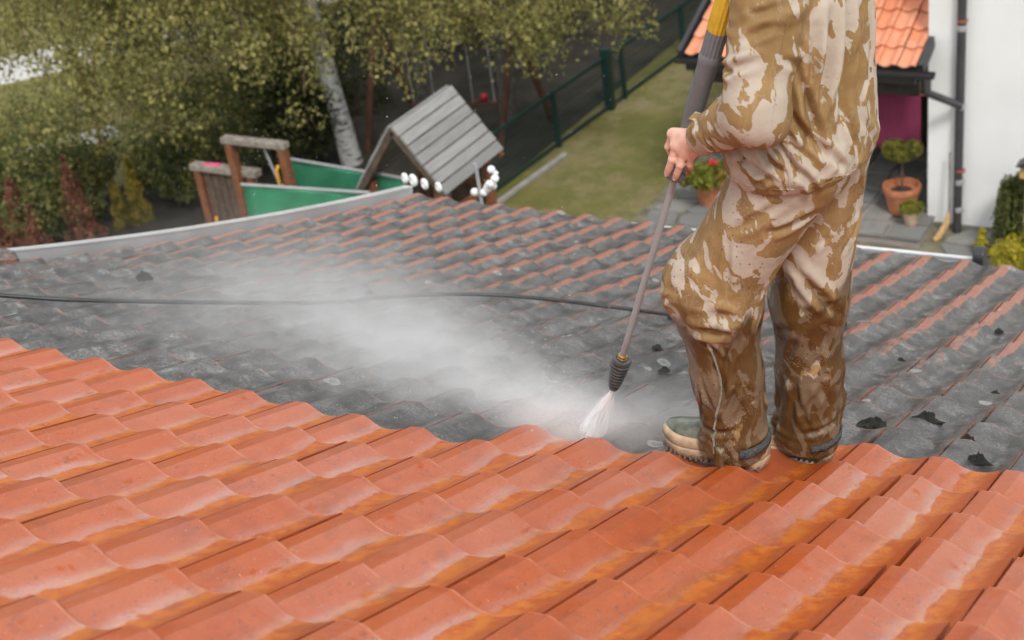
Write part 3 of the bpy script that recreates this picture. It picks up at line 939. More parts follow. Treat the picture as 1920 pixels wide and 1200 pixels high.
# pulled folds behind the knee, bunching above the boots, thigh pulls from the crotch
for A, B, rad in ((KL, AL, 0.09), (KR, AR, 0.086)):
    for s0 in (0.82, 0.94):
        a0 = rr.uniform(0, 6.28)
        leg_stroke(A, B, s0, s0 + rr.uniform(-.06, .06), rad * 0.92, a0, a0 + 1.6, 0.008, 0.009)
        leg_stroke(A, B, s0 - .04, s0 + rr.uniform(-.06, .06), rad * 0.92, a0 + 2.6, a0 + 3.9, 0.007, 0.009)
st += [((-0.06, -0.49, 0.66), (-0.20, -0.51, 0.70), (0.0, -0.02, -0.01), 0.016, 0.014),
       ((-0.12, -0.50, 0.62), (-0.26, -0.51, 0.645), (0.0, -0.02, 0.0), 0.012, 0.013),
       ((-0.34, -0.42, 0.735), (-0.22, -0.52, 0.765), (0, -0.02, 0.01), 0.010, 0.013),
       ((-0.33, -0.45, 0.70), (-0.20, -0.52, 0.72), (0, -0.02, 0.0), 0.008, 0.012),
       ((0.10, -0.42, 0.93), (-0.10, -0.50, 0.72), (0.02, -0.05, 0.0), 0.008, 0.014),
       ((-0.08, -0.28, 0.80), (0.02, -0.26, 0.60), (0, -0.03, 0), 0.012, 0.015),
       ((-0.05, -0.29, 0.74), (0.04, -0.24, 0.56), (0, -0.03, 0), 0.010, 0.013),
       ((0.04, -0.26, 0.62), (-0.12, -0.28, 0.52), (0, -0.02, 0), 0.010, 0.013)]
for it in range(1):
    N = vnormals(V, F)
    V = folds(V, N, st)
V = relax(V, F, 1, 0.4)
trousers = pin(np_mesh('trousers', V, F, M['camo_wet']))
from mathutils.bvhtree import BVHTree
bvh = BVHTree.FromPolygons([tuple(p) for p in V.tolist()], [tuple(q) for q in F.tolist()])
def on_leg(c, ang, off=0.0):
    """point on the trouser surface at the height of c in horizontal direction ang"""
    d = Vector((math.cos(ang), math.sin(ang), 0))
    hit = bvh.ray_cast(Vector(c) + d * 0.4, -d)
    return (hit[0] if hit[0] is not None else Vector(c) + d * 0.09) + d * off

# zip down the outside of the near leg
zp_pts = []
for k in range(30):
    q = k / 29
    z = 0.585 - 0.335 * q
    c = (-0.222 + 0.02 * q, -0.415, z)
    zp_pts.append(on_leg(c, R(-84 + 12 * math.sin(q * 5.0) - 8 * q), 0.0025))
mb = MB()
for k in range(29):
    a, b = zp_pts[k], zp_pts[k + 1]
    for s0 in (0.0, 0.34, 0.67):
        mb.bar(a.lerp(b, s0), a.lerp(b, s0 + 0.2), 0.0055, 0.004)
zipo = mb.build('zip', M['zip'], trousers, True)
mb = MB(); mb.tube([zp_pts[0] + Vector((0, -0.001, 0.012)), zp_pts[0], zp_pts[1]], 0.005, 8); mb.build('zip_pull', M['zip'], trousers, True)
# velcro straps at the trouser hems
def strap(c, a0, a1, z0, z1, dz, name='ankle_strap', mat=None):
    V, F = [], []
    n_ = 22
    for k in range(n_ + 1):
        q = k / n_
        a = a0 + (a1 - a0) * q
        for zz in (z0, z1):
            z = zz + dz * q
            V.append(on_leg((c[0], c[1], z), a, 0.002))
    for k in range(n_): F.append((2 * k, 2 * k + 2, 2 * k + 3, 2 * k + 1))
    o = pydata(name, V, F, mat or M['velcro'], trousers, True)
    md = o.modifiers.new('solid', 'SOLIDIFY'); md.thickness = 0.003; md.offset = 1
    return o
strap((-0.200, -0.415, 0), R(-62), R(25), 0.240, 0.264, 0.012)
strap((-0.080, -0.205, 0), R(-65), R(25), 0.146, 0.168, 0.004)
def sm_trouser_flap():
    V, F = [], []
    base = [on_leg((-0.21, -0.415, 0.275), R(-98), 0.003), on_leg((-0.21, -0.415, 0.275), R(-80), 0.003)]
    for k in range(8):
        q = k / 7
        for s_, b in enumerate(base):
            V.append(Vector(b) + Vector((0.012 * q + 0.012 * (0.5 - s_) * q, -0.028 * q - 0.02 * q * q, -0.115 * q)))
    for k in range(7): F.append((2 * k, 2 * k + 1, 2 * k + 3, 2 * k + 2))
    o = pydata('loose_tab', V, F, M['camo_wet'], trousers, True)
    md = o.modifiers.new('solid', 'SOLIDIFY'); md.thickness = 0.004
sm_trouser_flap()

# jacket -------------------------------------------------------------
tz = np.array([1.015, 1.035, 1.06, 1.10, 1.16, 1.25, 1.36, 1.46, 1.53, 1.585, 1.63])
ta = np.array([0.152, 0.158, 0.168, 0.168, 0.160, 0.150, 0.152, 0.152, 0.140, 0.105, 0.075])
tb = np.array([0.203, 0.212, 0.222, 0.222, 0.212, 0.204, 0.212, 0.215, 0.200, 0.130, 0.080])
tcx = np.array([-0.030, -0.030, -0.029, -0.028, -0.026, -0.022, -0.020, -0.022, -0.026, -0.034, -0.038])
SL, EL, WL = (-0.010, -0.490, 1.515), (-0.022, -0.600, 1.262), (-0.178, -0.512, 1.160)
SR, ER, WR = (-0.010, -0.130, 1.515), (-0.14, -0.055, 1.29), (-0.150, -0.285, 1.47)
h = 0.0050
P = grid((-0.30, -0.72, 0.97), (0.20, 0.05, 1.70), h)
z = P[..., 2]
za = np.clip(z, 1.015, 1.63)
a_ = np.interp(za, tz, ta).astype(np.float32); b_ = np.interp(za, tz, tb).astype(np.float32); cx_ = np.interp(za, tz, tcx).astype(np.float32)
kx, ky = (P[..., 0] - cx_) / a_, (P[..., 1] + 0.31) / b_
torso = ((np.abs(kx) ** 2.25 + np.abs(ky) ** 2.25) ** (1 / 2.25) - 1) * a_
torso = np.maximum(torso, np.maximum((1.022 + 0.012 * kx) - z, z - 1.625))
arm = cone(P, SL, EL, 0.084, 0.070)
arm = smin(arm, cone(P, (-0.010, -0.597, 1.285), (0.0, -0.600, 1.245), 0.066, 0.060), 0.02)
arm = smin(arm, cone(P, EL, WL, 0.067, 0.047), 0.022)
armr = cone(P, SR, ER, 0.084, 0.070)
armr = smin(armr, cone(P, ER, WR, 0.066, 0.047), 0.022)
s = smin(torso, armr, 0.02)
s = smin(s, arm, 0.010)
sh = smin(cone(P, SL, (-0.02, -0.31, 1.56), 0.082, 0.075), cone(P, SR, (-0.02, -0.31, 1.56), 0.082, 0.075), 0.03)
s = smin(s, sh, 0.03)
s = smin(s, cone(P, (-0.04, -0.31, 1.60), (-0.05, -0.31, 1.655), 0.075, 0.078), 0.02)
V, F = surface_nets(s, P[0, 0, 0], h)
V = relax(V, F, 2)
st = []
rr = np.random.default_rng(5)
for _ in range(16):                                    # sleeve creases
    leg_stroke(SL, EL, *(lambda s0: (s0, s0 + rr.uniform(-.2, .2)))(rr.uniform(0.15, 1.0)), 0.072, *(lambda a0: (a0, a0 + rr.choice((-1, 1)) * rr.uniform(.6, 1.4)))(rr.uniform(0, 6.28)), rr.uniform(.005, .010), rr.uniform(.007, .011))
for _ in range(14):
    leg_stroke(EL, WL, *(lambda s0: (s0, s0 + rr.uniform(-.25, .25)))(rr.uniform(0.0, 1.0)), 0.055, *(lambda a0: (a0, a0 + rr.choice((-1, 1)) * rr.uniform(.6, 1.5)))(rr.uniform(0, 6.28)), rr.uniform(.004, .008), rr.uniform(.006, .010))
for _ in range(6):
    leg_stroke(SR, ER, *(lambda s0: (s0, s0 + .1))(rr.uniform(0.2, 1.0)), 0.072, *(lambda a0: (a0, a0 + 1))(rr.uniform(0, 6.28)), .006, .012)
def tor(ang, z, k=1.0):
    a = np.interp(z, tz, ta); b = np.interp(z, tz, tb); c = np.interp(z, tz, tcx)
    return (c + a * math.cos(ang) * k, -0.31 + b * math.sin(ang) * k, z)
# long drapes of the back and side, falling from the shoulder to the hem
for a0, z0, a1, z1, dep, wid in ((-20, 1.50, -34, 1.14, .011, .020), (-35, 1.47, -58, 1.10, .012, .018), (-8, 1.45, -14, 1.08, .009, .018), (-50, 1.42, -62, 1.12, .012, .016),
                                 (8, 1.5, 4, 1.1, .010, .018), (-62, 1.30, -48, 1.12, .010, .014), (-75, 1.24, -40, 1.09, .011, .014), (-88, 1.18, -58, 1.06, .010, .014),
                                 (-104, 1.17, -70, 1.08, .012, .013), (-120, 1.13, -86, 1.075, .011, .012), (-30, 1.22, -18, 1.08, .008, .013), (-45, 1.14, -30, 1.06, .008, .012),
                                 (20, 1.4, 26, 1.1, .009, .016), (45, 1.45, 40, 1.08, .009, .016), (120, 1.4, 130, 1.1, .008, .016), (-64, 1.10, -52, 1.03, .006, .011), (-140, 1.2, -120, 1.08, .009, .013)):
    dep, wid = dep * 1.45, wid * 0.72
    m = tor(R((a0 + a1) / 2), (z0 + z1) / 2, 1.03)
    p0, p1 = tor(R(a0), z0), tor(R(a1), z1)
    st.append((p0, p1, tuple(m[i] - (p0[i] + p1[i]) / 2 for i in range(3)), dep, wid))
for _ in range(26):
    a0 = rr.uniform(-150, 60); z0 = rr.uniform(1.07, 1.5); a1 = a0 + rr.uniform(-26, 26); z1 = z0 - rr.uniform(0.03, 0.16)
    p0, p1 = tor(R(a0), z0), tor(R(a1), max(z1, 1.05)); m = tor(R((a0 + a1) / 2), (z0 + max(z1, 1.05)) / 2, 1.01)
    st.append((p0, p1, tuple(m[i] - (p0[i] + p1[i]) / 2 for i in range(3)), rr.uniform(.004, .009), rr.uniform(.007, .012)))
for k in range(26):                                     # gathers at the hem
    a0 = 2 * math.pi * k / 26 + rr.uniform(-.1, .1)
    st.append((tor(a0, 1.030), tor(a0 + rr.uniform(-.12, .12), 1.06 + rr.uniform(0.0, .03)), (0, 0, 0), rr.uniform(.002, .005), .008))
N = vnormals(V, F)
V = folds(V, N, st)
V = relax(V, F, 1, 0.4)
jacket = pin(np_mesh('jacket', V, F, M['camo']))
# seams: a thin raised line down the sleeve and the side
jb = BVHTree.FromPolygons([tuple(p) for p in V.tolist()], [tuple(q) for q in F.tolist()])
def seam(pts, name='seam', r=0.0016):
    P_ = []
    for a, d in pts:
        d = Vector(d).normalized()
        hit = jb.ray_cast(Vector(a) + d * 0.35, -d)
        if hit[0] is not None: P_.append(hit[0] + d * 0.0004)
    if len(P_) > 2:
        mb = MB(); mb.tube(P_, r, 6); mb.build(name, M['camo'], jacket, True)
L3 = lambda a, b, t: tuple(a[i] + (b[i] - a[i]) * t for i in range(3))
seam([(L3(SL, EL, t), (0.75, -0.6, 0.1)) for t in np.linspace(0.0, 1.0, 16)])
seam([(L3(EL, WL, t), (0.3, -0.5, -0.8)) for t in np.linspace(0.1, 1.0, 12)])
seam([((-0.03, -0.31, zz), (0.25, -1.0, 0.0)) for zz in np.linspace(1.04, 1.22, 14)])
seam([((-0.03, -0.31, 1.048), (math.cos(a), math.sin(a), 0)) for a in np.linspace(-3.0, 1.2, 60)], 'hem_seam', 0.0014)
# cuff tab on the near sleeve
mb = MB()
d = (Vector(WL) - Vector(EL)).normalized()
c = Vector(WL) - d * 0.004
mb2 = MB(); mb2.bar(c + Vector((-0.030, -0.010, 0.048)), c + Vector((0.035, -0.030, 0.046)), 0.028, 0.005, (0.3, -0.4, 0.9))
mb2.build('cuff_tab', M['camo'], jacket, False, 0.002)

# body: head, neck and hands ----------------------------------------
lance_a, lance_b = Vector((-0.552, -0.420, 0.337)), Vector((-0.112, -0.500, 1.478))
LD = (lance_b - lance_a).normalized()
class Field:
    """one distance field, each piece blended in only round itself"""
    def __init__(self, lo, hi, h):
        self.P = grid(lo, hi, h); self.h = h; self.lo = np.array(lo)
        self.f = np.full(self.P.shape[:3], 0.5, np.float32)
    def sl(self, pts, r):
        pts = np.array(pts, float)
        a = np.maximum(((pts.min(0) - r - self.lo) / self.h).astype(int), 0); b = ((pts.max(0) + r - self.lo) / self.h).astype(int) + 2
        return tuple(slice(max(int(i), 0), max(int(j), 0)) for i, j in zip(a, b))
    def cone(self, a, b, ra, rb, k=0.004, sq=(1, 1, 1)):
        q = self.sl((a, b), max(ra, rb) * 1.3 + k + 0.012)
        self.f[q] = smin(self.f[q], cone(self.P[q], a, b, ra, rb, sq), k)
    def ell(self, c, r, k=0.01, cut=False):
        q = self.sl((np.array(c) - r, np.array(c) + r), k + 0.02)
        e = ell(self.P[q], c, r)
        self.f[q] = np.maximum(self.f[q], -e) if cut else smin(self.f[q], e, k)
bd = Field((-0.36, -0.58, 1.03), (0.10, -0.03, 1.95), 0.0029)
wr = (-0.165, -0.512, 1.165)
mcp = {'i': (-0.270, -0.494, 1.146), 'm': (-0.258, -0.509, 1.124), 'r': (-0.240, -0.511, 1.110), 'p': (-0.224, -0.506, 1.101)}
bd.cone(SL, EL, 0.050, 0.040, 0.02); bd.cone(EL, wr, 0.038, 0.028, 0.02)          # near arm inside its sleeve
bd.cone(SR, ER, 0.050, 0.040, 0.02); bd.cone(ER, (-0.140, -0.30, 1.480), 0.038, 0.029, 0.02)
bd.cone(SL, (-0.03, -0.31, 1.54), 0.055, 0.06, 0.03); bd.cone(SR, (-0.03, -0.31, 1.54), 0.055, 0.06, 0.03)
bd.cone((-0.02, -0.31, 1.14), (-0.03, -0.31, 1.52), 0.10, 0.10, 0.04)
bd.cone(wr, (-0.20, -0.51, 1.150), 0.031, 0.027, 0.012)
for k, r0 in (('i', 0.0158), ('m', 0.0158), ('r', 0.0148), ('p', 0.0135)):
    bd.cone((-0.195, -0.511, 1.150), mcp[k], 0.022, r0, 0.012)
fing = [(mcp['i'], (-0.285, -0.492, 1.112), (-0.283, -0.483, 1.084), (-0.274, -0.474, 1.064), 0.0098),
        (mcp['m'], (-0.267, -0.515, 1.091), (-0.280, -0.511, 1.065), (-0.289, -0.506, 1.048), 0.0098),
        (mcp['r'], (-0.247, -0.517, 1.080), (-0.259, -0.512, 1.056), (-0.268, -0.507, 1.040), 0.0094),
        (mcp['p'], (-0.228, -0.504, 1.077), (-0.235, -0.488, 1.062), (-0.246, -0.474, 1.055), 0.0084)]
for a, b, c, d_, r0 in fing:
    bd.cone(a, b, r0 * 1.15, r0, 0.002); bd.cone(b, c, r0 * 1.04, r0 * 0.90, 0.002); bd.cone(c, d_, r0 * 0.95, r0 * 0.80, 0.002)
    bd.ell(b, (r0 * 1.12, r0 * 1.12, r0 * 1.0), 0.003)
bd.cone((-0.205, -0.497, 1.160), (-0.238, -0.452, 1.150), 0.018, 0.0125, 0.008); bd.cone((-0.238, -0.452, 1.150), (-0.262, -0.446, 1.125), 0.0125, 0.0098, 0.005)
# right hand round the trigger grip above
gunp = lance_a + LD * 1.40
g0 = np.array(gunp)
bd.cone((-0.140, -0.30, 1.480), tuple(g0 + (0.0, 0.085, -0.01)), 0.030, 0.027, 0.02)
bd.cone(tuple(g0 + (0.0, 0.085, -0.01)), tuple(g0 + (-0.015, 0.040, 0.0)), 0.026, 0.020, 0.02)
for k in range(4):
    o = g0 + np.array((-0.012, 0.0, 0.032 - 0.022 * k))
    bd.cone(o + (0.0, 0.040, 0), o + (-0.022, 0.0, 0), 0.0105, 0.0098, 0.004); bd.cone(o + (-0.022, 0.0, 0), o + (0.004, -0.024, 0), 0.0098, 0.0085, 0.003)
bd.cone(g0 + (0.012, 0.06, 0.02), g0 + (0.022, -0.012, 0.035), 0.013, 0.010, 0.006)
# head with face, turned towards the nozzle
cx, cy, cz = -0.075, -0.31, 1.80
bd.ell((cx + 0.01, cy, cz + 0.02), (0.098, 0.076, 0.098)); bd.ell((cx - 0.03, cy, cz - 0.055), (0.066, 0.058, 0.068), 0.04)
bd.cone((-0.045, cy, 1.54), (-0.055, cy, 1.74), 0.058, 0.054, 0.03)
bd.cone((cx - 0.092, cy, cz + 0.01), (cx - 0.112, cy, cz - 0.03), 0.009, 0.014, 0.012)
bd.ell((cx - 0.078, cy, cz - 0.072), (0.016, 0.026, 0.011)); bd.ell((cx - 0.080, cy, cz + 0.028), (0.016, 0.055, 0.010), 0.012); bd.ell((cx - 0.066, cy, cz - 0.108), (0.022, 0.026, 0.020), 0.015)
for q in (-1, 1):
    bd.ell((cx - 0.096, cy + q * 0.032, cz + 0.008), (0.014, 0.018, 0.010), cut=True)
    bd.ell((cx - 0.080, cy + q * 0.032, cz + 0.006), (0.012, 0.013, 0.009), 0.004)
    bd.ell((cx + 0.012, cy + q * 0.079, cz - 0.005), (0.020, 0.009, 0.031), 0.006)
Vb, Fb = surface_nets(bd.f, bd.P[0, 0, 0], bd.h); Vb = relax(Vb, Fb, 1, 0.5)
pin(np_mesh('body', Vb, Fb, M['skin']))
h3 = 0.005
P = grid((-0.26, -0.46, 1.70), (0.10, -0.16, 1.97), h3)
s = np.maximum(ell(P, (cx + 0.012, cy, cz + 0.028), (0.106, 0.084, 0.104)), (cz + 0.035 - 0.1 * (P[..., 0] - cx)) - P[..., 2])
s = smin(s, np.maximum(ell(P, (cx - 0.085, cy, cz + 0.035), (0.085, 0.07, 0.012)), -9.0), 0.01)
Vc, Fc = surface_nets(s, P[0, 0, 0], h3)
pin(np_mesh('cap', relax(Vc, Fc, 1), Fc, M['cap']))
for (a, b, c, d_, r0) in fing[1:3]:
    c_, d2 = Vector(c), Vector(d_)
    ax = (d2 - c_).normalized()
    nrm = (Vector((0.2, -1, 0.25)) - ax * ax.dot(Vector((0.2, -1, 0.25)))).normalized()
    sd_ = ax.cross(nrm)
    V, F = [], []
    for i in range(5):
        for j in range(5):
            u_, v_ = (i - 2) / 2, (j - 2) / 2
            V.append(d2 + ax * (u_ * 0.0050 * (1 - 0.15 * v_ * v_) + 0.001) + sd_ * (v_ * 0.0044 * (1 - 0.12 * u_ * u_)) + nrm * (r0 * 0.80 - 0.0020 * v_ * v_ - 0.0012 * max(u_, 0) ** 2))
    for i in range(4):
        for j in range(4): F.append((i * 5 + j, i * 5 + j + 1, i * 5 + j + 6, i * 5 + j + 5))
    o = pydata('fingernail', V, F, M['nail'], None, True); pin(o)
    md = o.modifiers.new('solid', 'SOLIDIFY'); md.thickness = 0.0012

# boots --------------------------------------------------------------
def boot(cu, cy_, yaw, roll):
    """local x: heel (0) to toe (0.30); y: across; z: up from the ground"""
    L = 0.298
    wid = lambda q: 0.040 * (1 - (1 - min(q / 0.10, 1)) ** 2) ** 0.5 * (1 + 0.28 * math.exp(-((q - 0.72) / 0.2) ** 2) - 0.10 * math.exp(-((q - 0.40) / 0.12) ** 2)) * (1 - max(0, (q - 0.74) / 0.262) ** 2.3) ** 0.5
    def outline(k, grow, n_=28):
        pts = []
        for side in (1, -1):
            for i in range(n_):
                q = (i + 0.5) / n_ if side > 0 else 1 - (i + 0.5) / n_
                pts.append((q * L + grow * (2 * q - 1), side * (wid(q) + grow * 0.9)))
        return pts
    v = (cy_) / math.cos(TH)
    org = surf(cu, v, 0.034)
    e = empty('boot', (0, 0, 0)); 
    Rm = Matrix.Rotation(math.pi + yaw, 4, 'Z')
    Rr = Matrix.Rotation(roll, 4, 'X')
    mw = Matrix.Translation(org) @ Rr @ Rm
    def ext(name, levels, mat):
        V, F = [], []
        for (z, g) in levels:
            for (x, y) in outline(0, g): 
                toe = max(0, (x / L - 0.72) / 0.28) ** 2 * 0.016
                V.append(mw @ Vector((x, y, z + toe)))
        m_ = len(V) // len(levels)
        for k in range(len(levels) - 1):
            for i in range(m_):
                j = (i + 1) % m_
                F.append((k * m_ + i, (k + 1) * m_ + i, (k + 1) * m_ + j, k * m_ + j))
        F += [tuple(range(m_)), tuple((len(levels) - 1) * m_ + i for i in range(m_ - 1, -1, -1))]
        return pydata(name, V, F, mat, None, True)
    sole = ext('boot', [(0.004, 0.002), (0.026, 0.005), (0.030, 0.004)], M['sole'])
    bpy.data.objects.remove(e)
    pin(sole)
    foxing = ext('foxing', [(0.030, 0.001), (0.034, 0.006), (0.052, 0.005), (0.060, 0.0015), (0.062, -0.003)], M['sole']); foxing.parent = sole
    for q in np.linspace(0.03, 0.97, 19):
        if 0.34 < q < 0.48: continue
        mb = MB(); w_ = wid(q) + 0.0065
        toe = max(0, (q - 0.72) / 0.28) ** 2 * 0.016
        mb.box(q * L - 0.0032, q * L + 0.0032, -w_, w_, 0.0, 0.0125)
        mb.v = [tuple(mw @ (Vector(p) + Vector((0, 0, toe)))) for p in mb.v]
        t_ = mb.build('tread', M['tread']); t_.parent = sole
    # upper
    V, F = [], []
    nq, na = 30, 18
    top = lambda q: float(np.interp(q, [0, 0.06, 0.2, 0.42, 0.6, 0.75, 0.88, 0.96, 1.0], [0.08, 0.14, 0.145, 0.128, 0.106, 0.096, 0.086, 0.074, 0.055]))
    for i in range(nq + 1):
        q = 0.004 + 0.992 * i / nq
        w_ = max(wid(q) - 0.001, 0.002)
        toe = max(0, (q - 0.72) / 0.28) ** 2 * 0.016
        for j in range(na + 1):
            a = math.pi * j / na
            V.append(mw @ Vector((q * L, w_ * math.copysign(abs(math.cos(a)) ** 0.72, math.cos(a)), 0.05 + (top(q) - 0.05) * math.sin(a) ** 0.85 + toe)))
    for i in range(nq):
        for j in range(na): F.append((i * (na + 1) + j, i * (na + 1) + j + 1, (i + 1) * (na + 1) + j + 1, (i + 1) * (na + 1) + j))
    up_ = pydata('upper', V, F, M['rubber_green'], None, True); up_.parent = sole
    return sole
boot(-0.118, -0.415, R(-2), R(-14))
boot(-0.008, -0.205, R(4), R(-15))
# ------------------------------------------------------------------ pressure washer lance
M['steel'] = simple('brushed_steel_tube', (0.50, 0.48, 0.46), 0.28, 0.12, 30, 1.0)
def rusty():
    t = NT('stained_steel_tube'); p = t.pos(); z = t.sep(p)[2]
    m = t.rng(t.math('ADD', z, t.math('MULTIPLY', t.noise(p, 30, 3), 0.25)), 0.72, 0.46)
    c = t.mix(m, (0.30, 0.315, 0.33), (0.155, 0.135, 0.12))
    return t.bs(Base_Color=c, Metallic=0.0, Coat_Weight=0.6, Coat_Roughness=0.15, Roughness=t.rng(m, 0, 1, 0.32, 0.45))
M['tube'] = rusty()
M['grip_grey'] = simple('grey_grip_plastic', (0.150, 0.160, 0.172), 0.42, 0.08, 20, 0, 0.1, 200)
M['yellow'] = simple('yellow_plastic', (0.62, 0.40, 0.035), 0.45, 0.1, 30)
M['nozzle_grey'] = simple('wet_dark_nozzle', (0.055, 0.06, 0.06), 0.35, 0.3, 60, 0, 0.3, 150, 0.5)
M['brass'] = simple('brass_collar', (0.40, 0.25, 0.10), 0.4, 0.3, 60, 0.8)
M['hose'] = simple('black_hose_rubber', (0.014, 0.014, 0.015), 0.42, 0.2, 40)
lance = empty('spray_lance', tuple(lance_a), 0, 'grey pressure washer lance with steel tube and ribbed nozzle', 'lance')
LM = Matrix.Translation(lance_a) @ LD.to_track_quat('Z', 'X').to_matrix().to_4x4()
lance.matrix_world = LM
def lp(o): o.parent = lance; o.matrix_parent_inverse = Matrix.Identity(4); return o
def lat(name, prof, mat, n=28, lobes=None):
    mb = MB(); mb.lathe(prof, (0, 0, 0), n)
    if lobes:
        v2 = []
        for (x, y, z) in mb.v:
            a = math.atan2(y, x); k = 1 + lobes[0] * math.cos(lobes[1] * a)
            v2.append((x * k, y * k, z))
        mb.v = v2
    return lp(mb.build(name, mat, None, True))
noz = [(0.010, 0.0), (0.0135, 0.002)]
for k in range(8):
    z0 = 0.006 + 0.0125 * k
    r0 = 0.0148 + (0.0272 - 0.0148) * (k / 7) ** 0.75
    noz += [(r0 - 0.0028, z0), (r0 + 0.0008, z0 + 0.0012), (r0 + 0.0014, z0 + 0.0065), (r0 - 0.0024, z0 + 0.0080), (r0 - 0.0028, z0 + 0.0124)]
noz += [(0.0268, 0.107), (0.0272, 0.114), (0.0250, 0.118), (0.0170, 0.1185), (0.0165, 0.112)]
lat('nozzle', noz, M['nozzle_grey'], 30)
lat('collar', [(0.0155, 0.111), (0.0155, 0.121), (0.0135, 0.122), (0.0135, 0.129), (0.0095, 0.131)], M['brass'], 6)
lat('tube', [(0.0088, 0.118), (0.0088, 0.742)], M['tube'], 20)
lat('flange', [(0.0215, 0.735), (0.0235, 0.738), (0.0250, 0.748), (0.0235, 0.757), (0.0190, 0.760)], M['grip_grey'], 24, (0.10, 6))
g = [(0.0180, 0.757), (0.0185, 0.79), (0.0200, 0.88), (0.0215, 0.885), (0.0215, 0.915), (0.0228, 0.920), (0.0236, 1.060), (0.0250, 1.065), (0.0262, 1.072), (0.0262, 1.082), (0.0245, 1.088)]
lat('grip', g, M['grip_grey'], 30)
for k in range(9):                       # short ribs moulded on one side of the grip
    mb = MB(); z0 = 0.945 + 0.0115 * k
    for a in (R(30),):
        mb.bar((0.0232 * math.cos(a), 0.0232 * math.sin(a), z0), (0.0232 * math.cos(a + 0.6), 0.0232 * math.sin(a + 0.6), z0), 0.0022, 0.0022)
    lp(mb.build('grip_rib', M['grip_grey']))
lat('upper_grip', [(0.0235, 1.086), (0.0235, 1.150)], M['grip_grey'], 80, (0.045, 16))
lat('yellow_sleeve', [(0.0235, 1.148), (0.0245, 1.151), (0.0245, 1.30), (0.0240, 1.305)], M['yellow'], 80, (0.05, 16))
mb = MB()
mb.tube([(0, 0, 1.30), (0, 0, 1.36), (0.0, 0.0, 1.46)], [0.022, 0.024, 0.022], 16)
mb.bar((0, 0, 1.37), (-0.09, 0.03, 1.46), 0.035, 0.04)
lp(mb.build('trigger_gun', M['grip_grey'], None, True))
# ------------------------------------------------------------------ hose
hp = [surf(u, v, hh) for u, v, hh in ((-4.5, -1.15, 0.09), (-3.95, -0.8, 0.075), (-3.55, -0.52, 0.066), (-3.23, -0.30, 0.060), (-3.04, -0.16, 0.058), (-2.87, 0.02, 0.058), (-2.64, 0.28, 0.058), (-2.40, 0.58, 0.058),
                                      (-2.31, 0.83, 0.058), (-2.21, 1.07, 0.058), (-2.09, 1.22, 0.058), (-1.94, 1.32, 0.058), (-1.78, 1.37, 0.058), (-1.62, 1.40, 0.058), (-1.26, 1.43, 0.060))]
hp += [Vector((-0.823, 0.80, -0.173)), Vector((-0.523, 0.42, 0.077)), Vector((-0.390, 0.25, 0.304)), Vector((-0.264, 0.15, 0.565)), Vector((-0.12, 0.12, 1.05)), Vector((-0.22, 0.08, 1.38))]
hp += [tuple(LM @ Vector((-0.06, 0.02, 1.50))), tuple(LM @ Vector((-0.02, 0.0, 1.44)))]
hp = [Vector(p) for p in hp]
fine = []
for k in range(len(hp) - 1):
    p0, p1, p2, p3 = hp[max(k - 1, 0)], hp[k], hp[k + 1], hp[min(k + 2, len(hp) - 1)]
    for s_ in range(10):
        t = s_ / 10
        fine.append(0.5 * ((2 * p1) + (p2 - p0) * t + (2 * p0 - 5 * p1 + 4 * p2 - p3) * t * t + (3 * p1 - p0 - 3 * p2 + p3) * t ** 3))
fine.append(hp[-1])
mb = MB(); mb.tube(fine, 0.0085, 10)
tag(mb.build('hose', M['hose'], None, True), 'thin black pressure hose lying across the grey tiles', 'hose')
# ------------------------------------------------------------------ foliage
def leaf_mat(name, dark, mid, light, trans=0.42, scale=3.0):
    t = NT(name)
    p = t.pos()
    wn_ = t.n('TexWhiteNoise', noise_dimensions='3D')
    sn = t.n('VectorMath', operation='SNAP'); t.l(p, sn.inputs[0]); sn.inputs[1].default_value = (0.05, 0.05, 0.05)
    t.l(sn.outputs[0], wn_.inputs[0])
    f = t.math('ADD', t.math('MULTIPLY', t.noise(p, scale, 3), 0.65), t.math('MULTIPLY', wn_.outputs[0], 0.38))
    c = t.ramp(f, [(0.30, dark), (0.52, mid), (0.74, light)])
    t.bs(Base_Color=c, Roughness=0.55, Specular_IOR_Level=0.3)
    tr = t.n('BsdfTranslucent'); t.l(c, tr.inputs[0])
    mx = t.n('MixShader'); mx.inputs[0].default_value = trans
    t.l(t.b.outputs[0], mx.inputs[1]); t.l(tr.outputs[0], mx.inputs[2]); t.l(mx.outputs[0], t.out.inputs['Surface'])
    return t.m
M['birch_leaf'] = leaf_mat('birch_leaves', (0.075, 0.088, 0.026), (0.255, 0.250, 0.080), (0.50, 0.44, 0.160))
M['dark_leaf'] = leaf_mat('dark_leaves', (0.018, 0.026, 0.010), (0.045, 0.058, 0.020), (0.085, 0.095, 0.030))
M['hedge_leaf'] = leaf_mat('hedge_leaves', (0.055, 0.080, 0.035), (0.150, 0.170, 0.060), (0.32, 0.285, 0.085))
M['thuja_brown'] = leaf_mat('dead_conifer_needles', (0.10, 0.042, 0.026), (0.20, 0.082, 0.050), (0.29, 0.13, 0.08), 0.1)
M['thuja_yellow'] = leaf_mat('yellow_conifer_needles', (0.10, 0.085, 0.012), (0.21, 0.165, 0.022), (0.31, 0.24, 0.04), 0.15)
M['topiary_leaf'] = leaf_mat('topiary_needles', (0.10, 0.105, 0.016), (0.19, 0.185, 0.035), (0.30, 0.27, 0.06), 0.2, 6)
M['weep_leaf'] = leaf_mat('weeping_needles', (0.045, 0.065, 0.016), (0.110, 0.125, 0.034), (0.20, 0.20, 0.06), 0.2)
M['lime_leaf'] = leaf_mat('lime_yellow_needles', (0.24, 0.22, 0.015), (0.42, 0.36, 0.03), (0.55, 0.48, 0.06), 0.2, 6)
